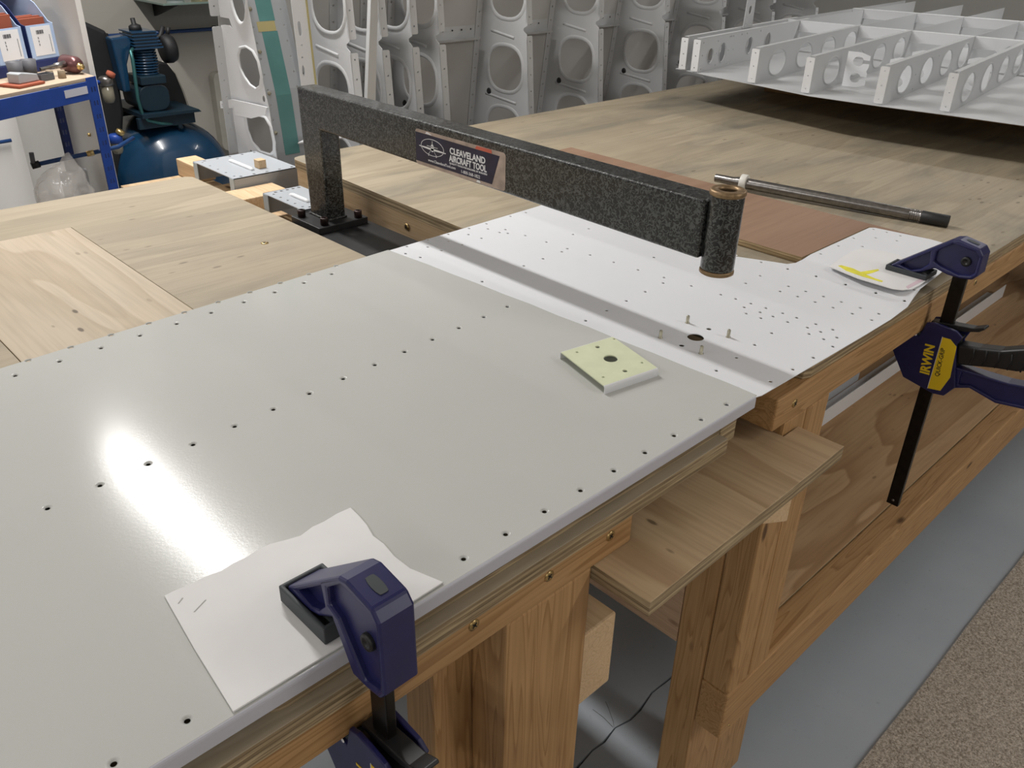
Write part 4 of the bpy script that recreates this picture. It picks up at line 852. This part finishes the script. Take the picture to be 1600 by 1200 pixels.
# ------------------------------------------------------------------ compressor in the dark recess
cp = thing('air_compressor', 'dark blue air compressor with domed tank and belt guard in the dim recess', 'compressor', (1.31, 3.4, FLOOR))
prof = [(0, 0), (.06, .004), (.12, .018), (.17, .045), (.20, .085), (.213, .13), (.215, .16), (.215, .62), (.20, .69), (.13, .74), (0, .76)]
MB().lathe(prof, (1.318, 3.07, -.455), (.06, 1, 0), 48).build('tank', M['comp'], cp)
for x in (1.17, 1.46):
    for y in (3.25, 3.70): box((x-.02, y-.03, FLOOR), (x+.02, y+.03, -.58)).build('tank_foot', M['comp'], cp, .003)
MB().prism([(1.20, -.205), (1.42, -.205), (1.41, -.195), (1.20, -.190)], 3.10, 3.42, XZ).build('pump_plate', M['comp_teal'], cp, .001)
box((1.19, 3.12, -.245), (1.40, 3.14, -.206)).build('saddle', M['comp_teal'], cp, .002); box((1.19, 3.38, -.245), (1.40, 3.40, -.206)).build('saddle', M['comp_teal'], cp, .002)
MB().prism(ellipse(1.268, -.145, .055, .046, 24, 3), 3.13, 3.28, XZ).build('crankcase', M['comp_teal'], cp, .004)
box((1.226, 3.125, -.098), (1.318, 3.25, -.070)).build('cylinder_base', M['comp_teal'], cp, .003)
m = MB()
for k in range(9): m.lathe([(.030, 0), (.046-.0008*abs(k-4), .001), (.046-.0008*abs(k-4), .005), (.030, .006)], (1.278, 3.19, -.070+.0095*k), n=24)
m.lathe([(0, 0), (.036, 0), (.036, .09), (0, .09)], (1.278, 3.19, -.072), n=24); m.build('finned_cylinder', M['comp'], cp)
hd = MB()
for k in range(6): hd.box((1.228, 3.135, .018+.0105*k), (1.332-.004*k, 3.245, .0235+.0105*k))
hd.box((1.236, 3.143, .016), (1.318, 3.237, .074)); hd.build('cylinder_head', M['comp'], cp, .001)
MB().lathe([(0, 0), (.022, 0), (.020, .016), (.012, .020), (.008, .022), (.008, .040), (0, .040)], (1.266, 3.19, .074), (-.1, 0, 1), 18).build('relief_valve', M['black'], cp)
MB().lathe([(0, 0), (.032, 0), (.048, .006), (.050, .030), (.044, .044), (.020, .050), (0, .050)], (1.345, 3.19, .006), (1, 0, .05), 28).build('air_filter', M['black'], cp)
MB().tube([(1.325, 3.19, .040), (1.35, 3.19, .05), (1.365, 3.19, .082)], .008, 10).build('filter_bolt', M['black'], cp); MB().tube([(1.375, 3.19, .050), (1.385, 3.19, .078)], .007, 10).build('filter_bolt', M['black'], cp)
MB().prism([(1.02, .13), (1.12, .105), (1.175, .075), (1.195, .03), (1.185, -.20), (1.13, -.42), (1.02, -.50), (1.0, -.2)], 3.22, 3.36, XZ).build('motor_housing', M['black'], cp, .012)
MB().prism([(1.165, .058), (1.225, .062), (1.235, .040), (1.205, -.03), (1.20, -.12), (1.175, -.12)], 3.16, 3.215, XZ).build('manifold', M['comp'], cp, .006)
gd = [(1.335, -.06), (1.37, -.052), (1.405, -.058), (1.432, -.10), (1.450, -.17), (1.463, -.24), (1.468, -.33), (1.35, -.30), (1.33, -.15)]
MB().prism(gd, 3.30, 3.38, XZ).build('belt_guard', M['black'], cp, .006)
MB().tube([(1.405, 3.33, -.055), (1.436, 3.33, -.105), (1.456, 3.33, -.17), (1.470, 3.33, -.24), (1.476, 3.33, -.33)], .009, 10).build('guard_rim', M['ivory'], cp)
MB().tube([(1.225, 3.14, .022), (1.212, 3.13, .015), (1.210, 3.12, -.01), (1.203, 3.12, -.14), (1.208, 3.12, -.19), (1.225, 3.12, -.215), (1.27, 3.12, -.232), (1.34, 3.13, -.245)], .0062, 12).build('copper_pipe', M['copper'], cp)
MB().tube([(1.335, 3.13, -.232), (1.345, 3.13, -.262)], .010, 10).build('pipe_fitting', M['comp_teal'], cp)
for i, (x, z, h) in enumerate(((1.028, -.020, .078), (1.022, -.198, .060))):
    t = thing('air_regulator', ['chrome air filter with glass bowl high beside the compressor', 'lower air filter with yellow knob beside the compressor'][i], 'regulator', (x, 2.90, z-h), 'air filters on the partition')
    MB().lathe([(0, 0), (.018, 0), (.022, .004), (.022, .022), (.016, .028), (0, .028)], (x, 2.90, z-.026), n=20).build('head', M['steel' if i == 0 else 'shelf_blue'], t, 0)
    MB().lathe([(0, 0), (.013, 0), (.016, .006), (.018, .012), (.018, h-.026), (0, h-.026)], (x, 2.90, z-h), n=20).build('bowl', M['smoke'], t)
    MB().tube([(.851, 2.90, z-.014), (x-.01, 2.90, z-.014)], .007, 10).build('wall_pipe', M['shelf_blue'], t)
    MB().lathe([(0, 0), (.012, 0), (.014, .004), (.013, .014), (0, .016)], (x+.012, 2.89, z+.002), (.5, -.3, 1), 16).build('knob', M['terracotta' if i == 0 else 'gold'], t)
ht = thing('wall_heater', 'ivory framed panel heater with dark red lower front on the back wall', 'heater', (2.06, 3.97, -.58))
MB().plate(roundrect(1.888, -.585, 2.26, -.222, .03, 4), [[(1.945, -.555), (2.21, -.555), (2.21, -.268), (1.945, -.268)]], 3.945, 3.999, XZ).build('frame', M['ivory'], ht, .004)
box((1.9455, 3.957, -.375), (2.2095, 3.998, -.2685)).build('dark_window', M['black'], ht); box((1.9455, 3.957, -.5545), (2.2095, 3.998, -.376)).build('red_panel', M['dark_red'], ht)
for k in range(4): MB().lathe([(0, 0), (.009, 0), (.008, .009), (0, .009)], (2.03+.028*k, 3.945, -.245), (0, -1, 0), 14).build('control_knob', M['black'], ht)
gs_ = thing('wall_shelf', 'green tinted glass shelf high on the back wall above the compressor', 'shelf', (1.8, 3.85, .09))
box((1.60, 3.70, .098), (2.2, 3.999, .106)).build('glass_pane', M['glass'], gs_, .001)
for x in (1.68, 2.1): MB().prism([(3.999, .097), (3.74, .097), (3.999, .03)], x, x+.012, YZ).build('shelf_bracket', M['black'], gs_)
for i, (x, mt, l) in enumerate(((1.72, 'bottle', 'left pale jar on the green glass shelf'), (1.83, 'gold', 'amber jar in the middle of the green glass shelf'), (1.93, 'nylon', 'right white jar on the green glass shelf'))):
    t = thing('jar', l, 'jar', (x, 3.85, .106), 'jars on the glass shelf')
    MB().lathe([(0, 0), (.035, 0), (.037, .004), (.037, .07), (.028, .08), (0, .08)], (x, 3.85, .1062), n=20).build('glass_body', M[mt], t); MB().lathe([(0, .081), (.03, .081), (.03, .096), (0, .097)], (x, 3.85, .1062), n=20).build('lid', M['grey_plastic'], t)
ph = thing('wall_pipe', 'thin dark blue air line fixed along the back wall above the compressor', 'pipe', (1.9, 3.985, -.03))
MB().tube([(1.30, 3.985, -.035), (2.9, 3.985, -.040)], .0075, 10).build('pipe', M['hose'], ph)
for x in (1.45, 1.95, 2.5): box((x-.008, 3.975, -.050), (x+.008, 3.999, -.025)).build('pipe_clip', M['black'], ph)
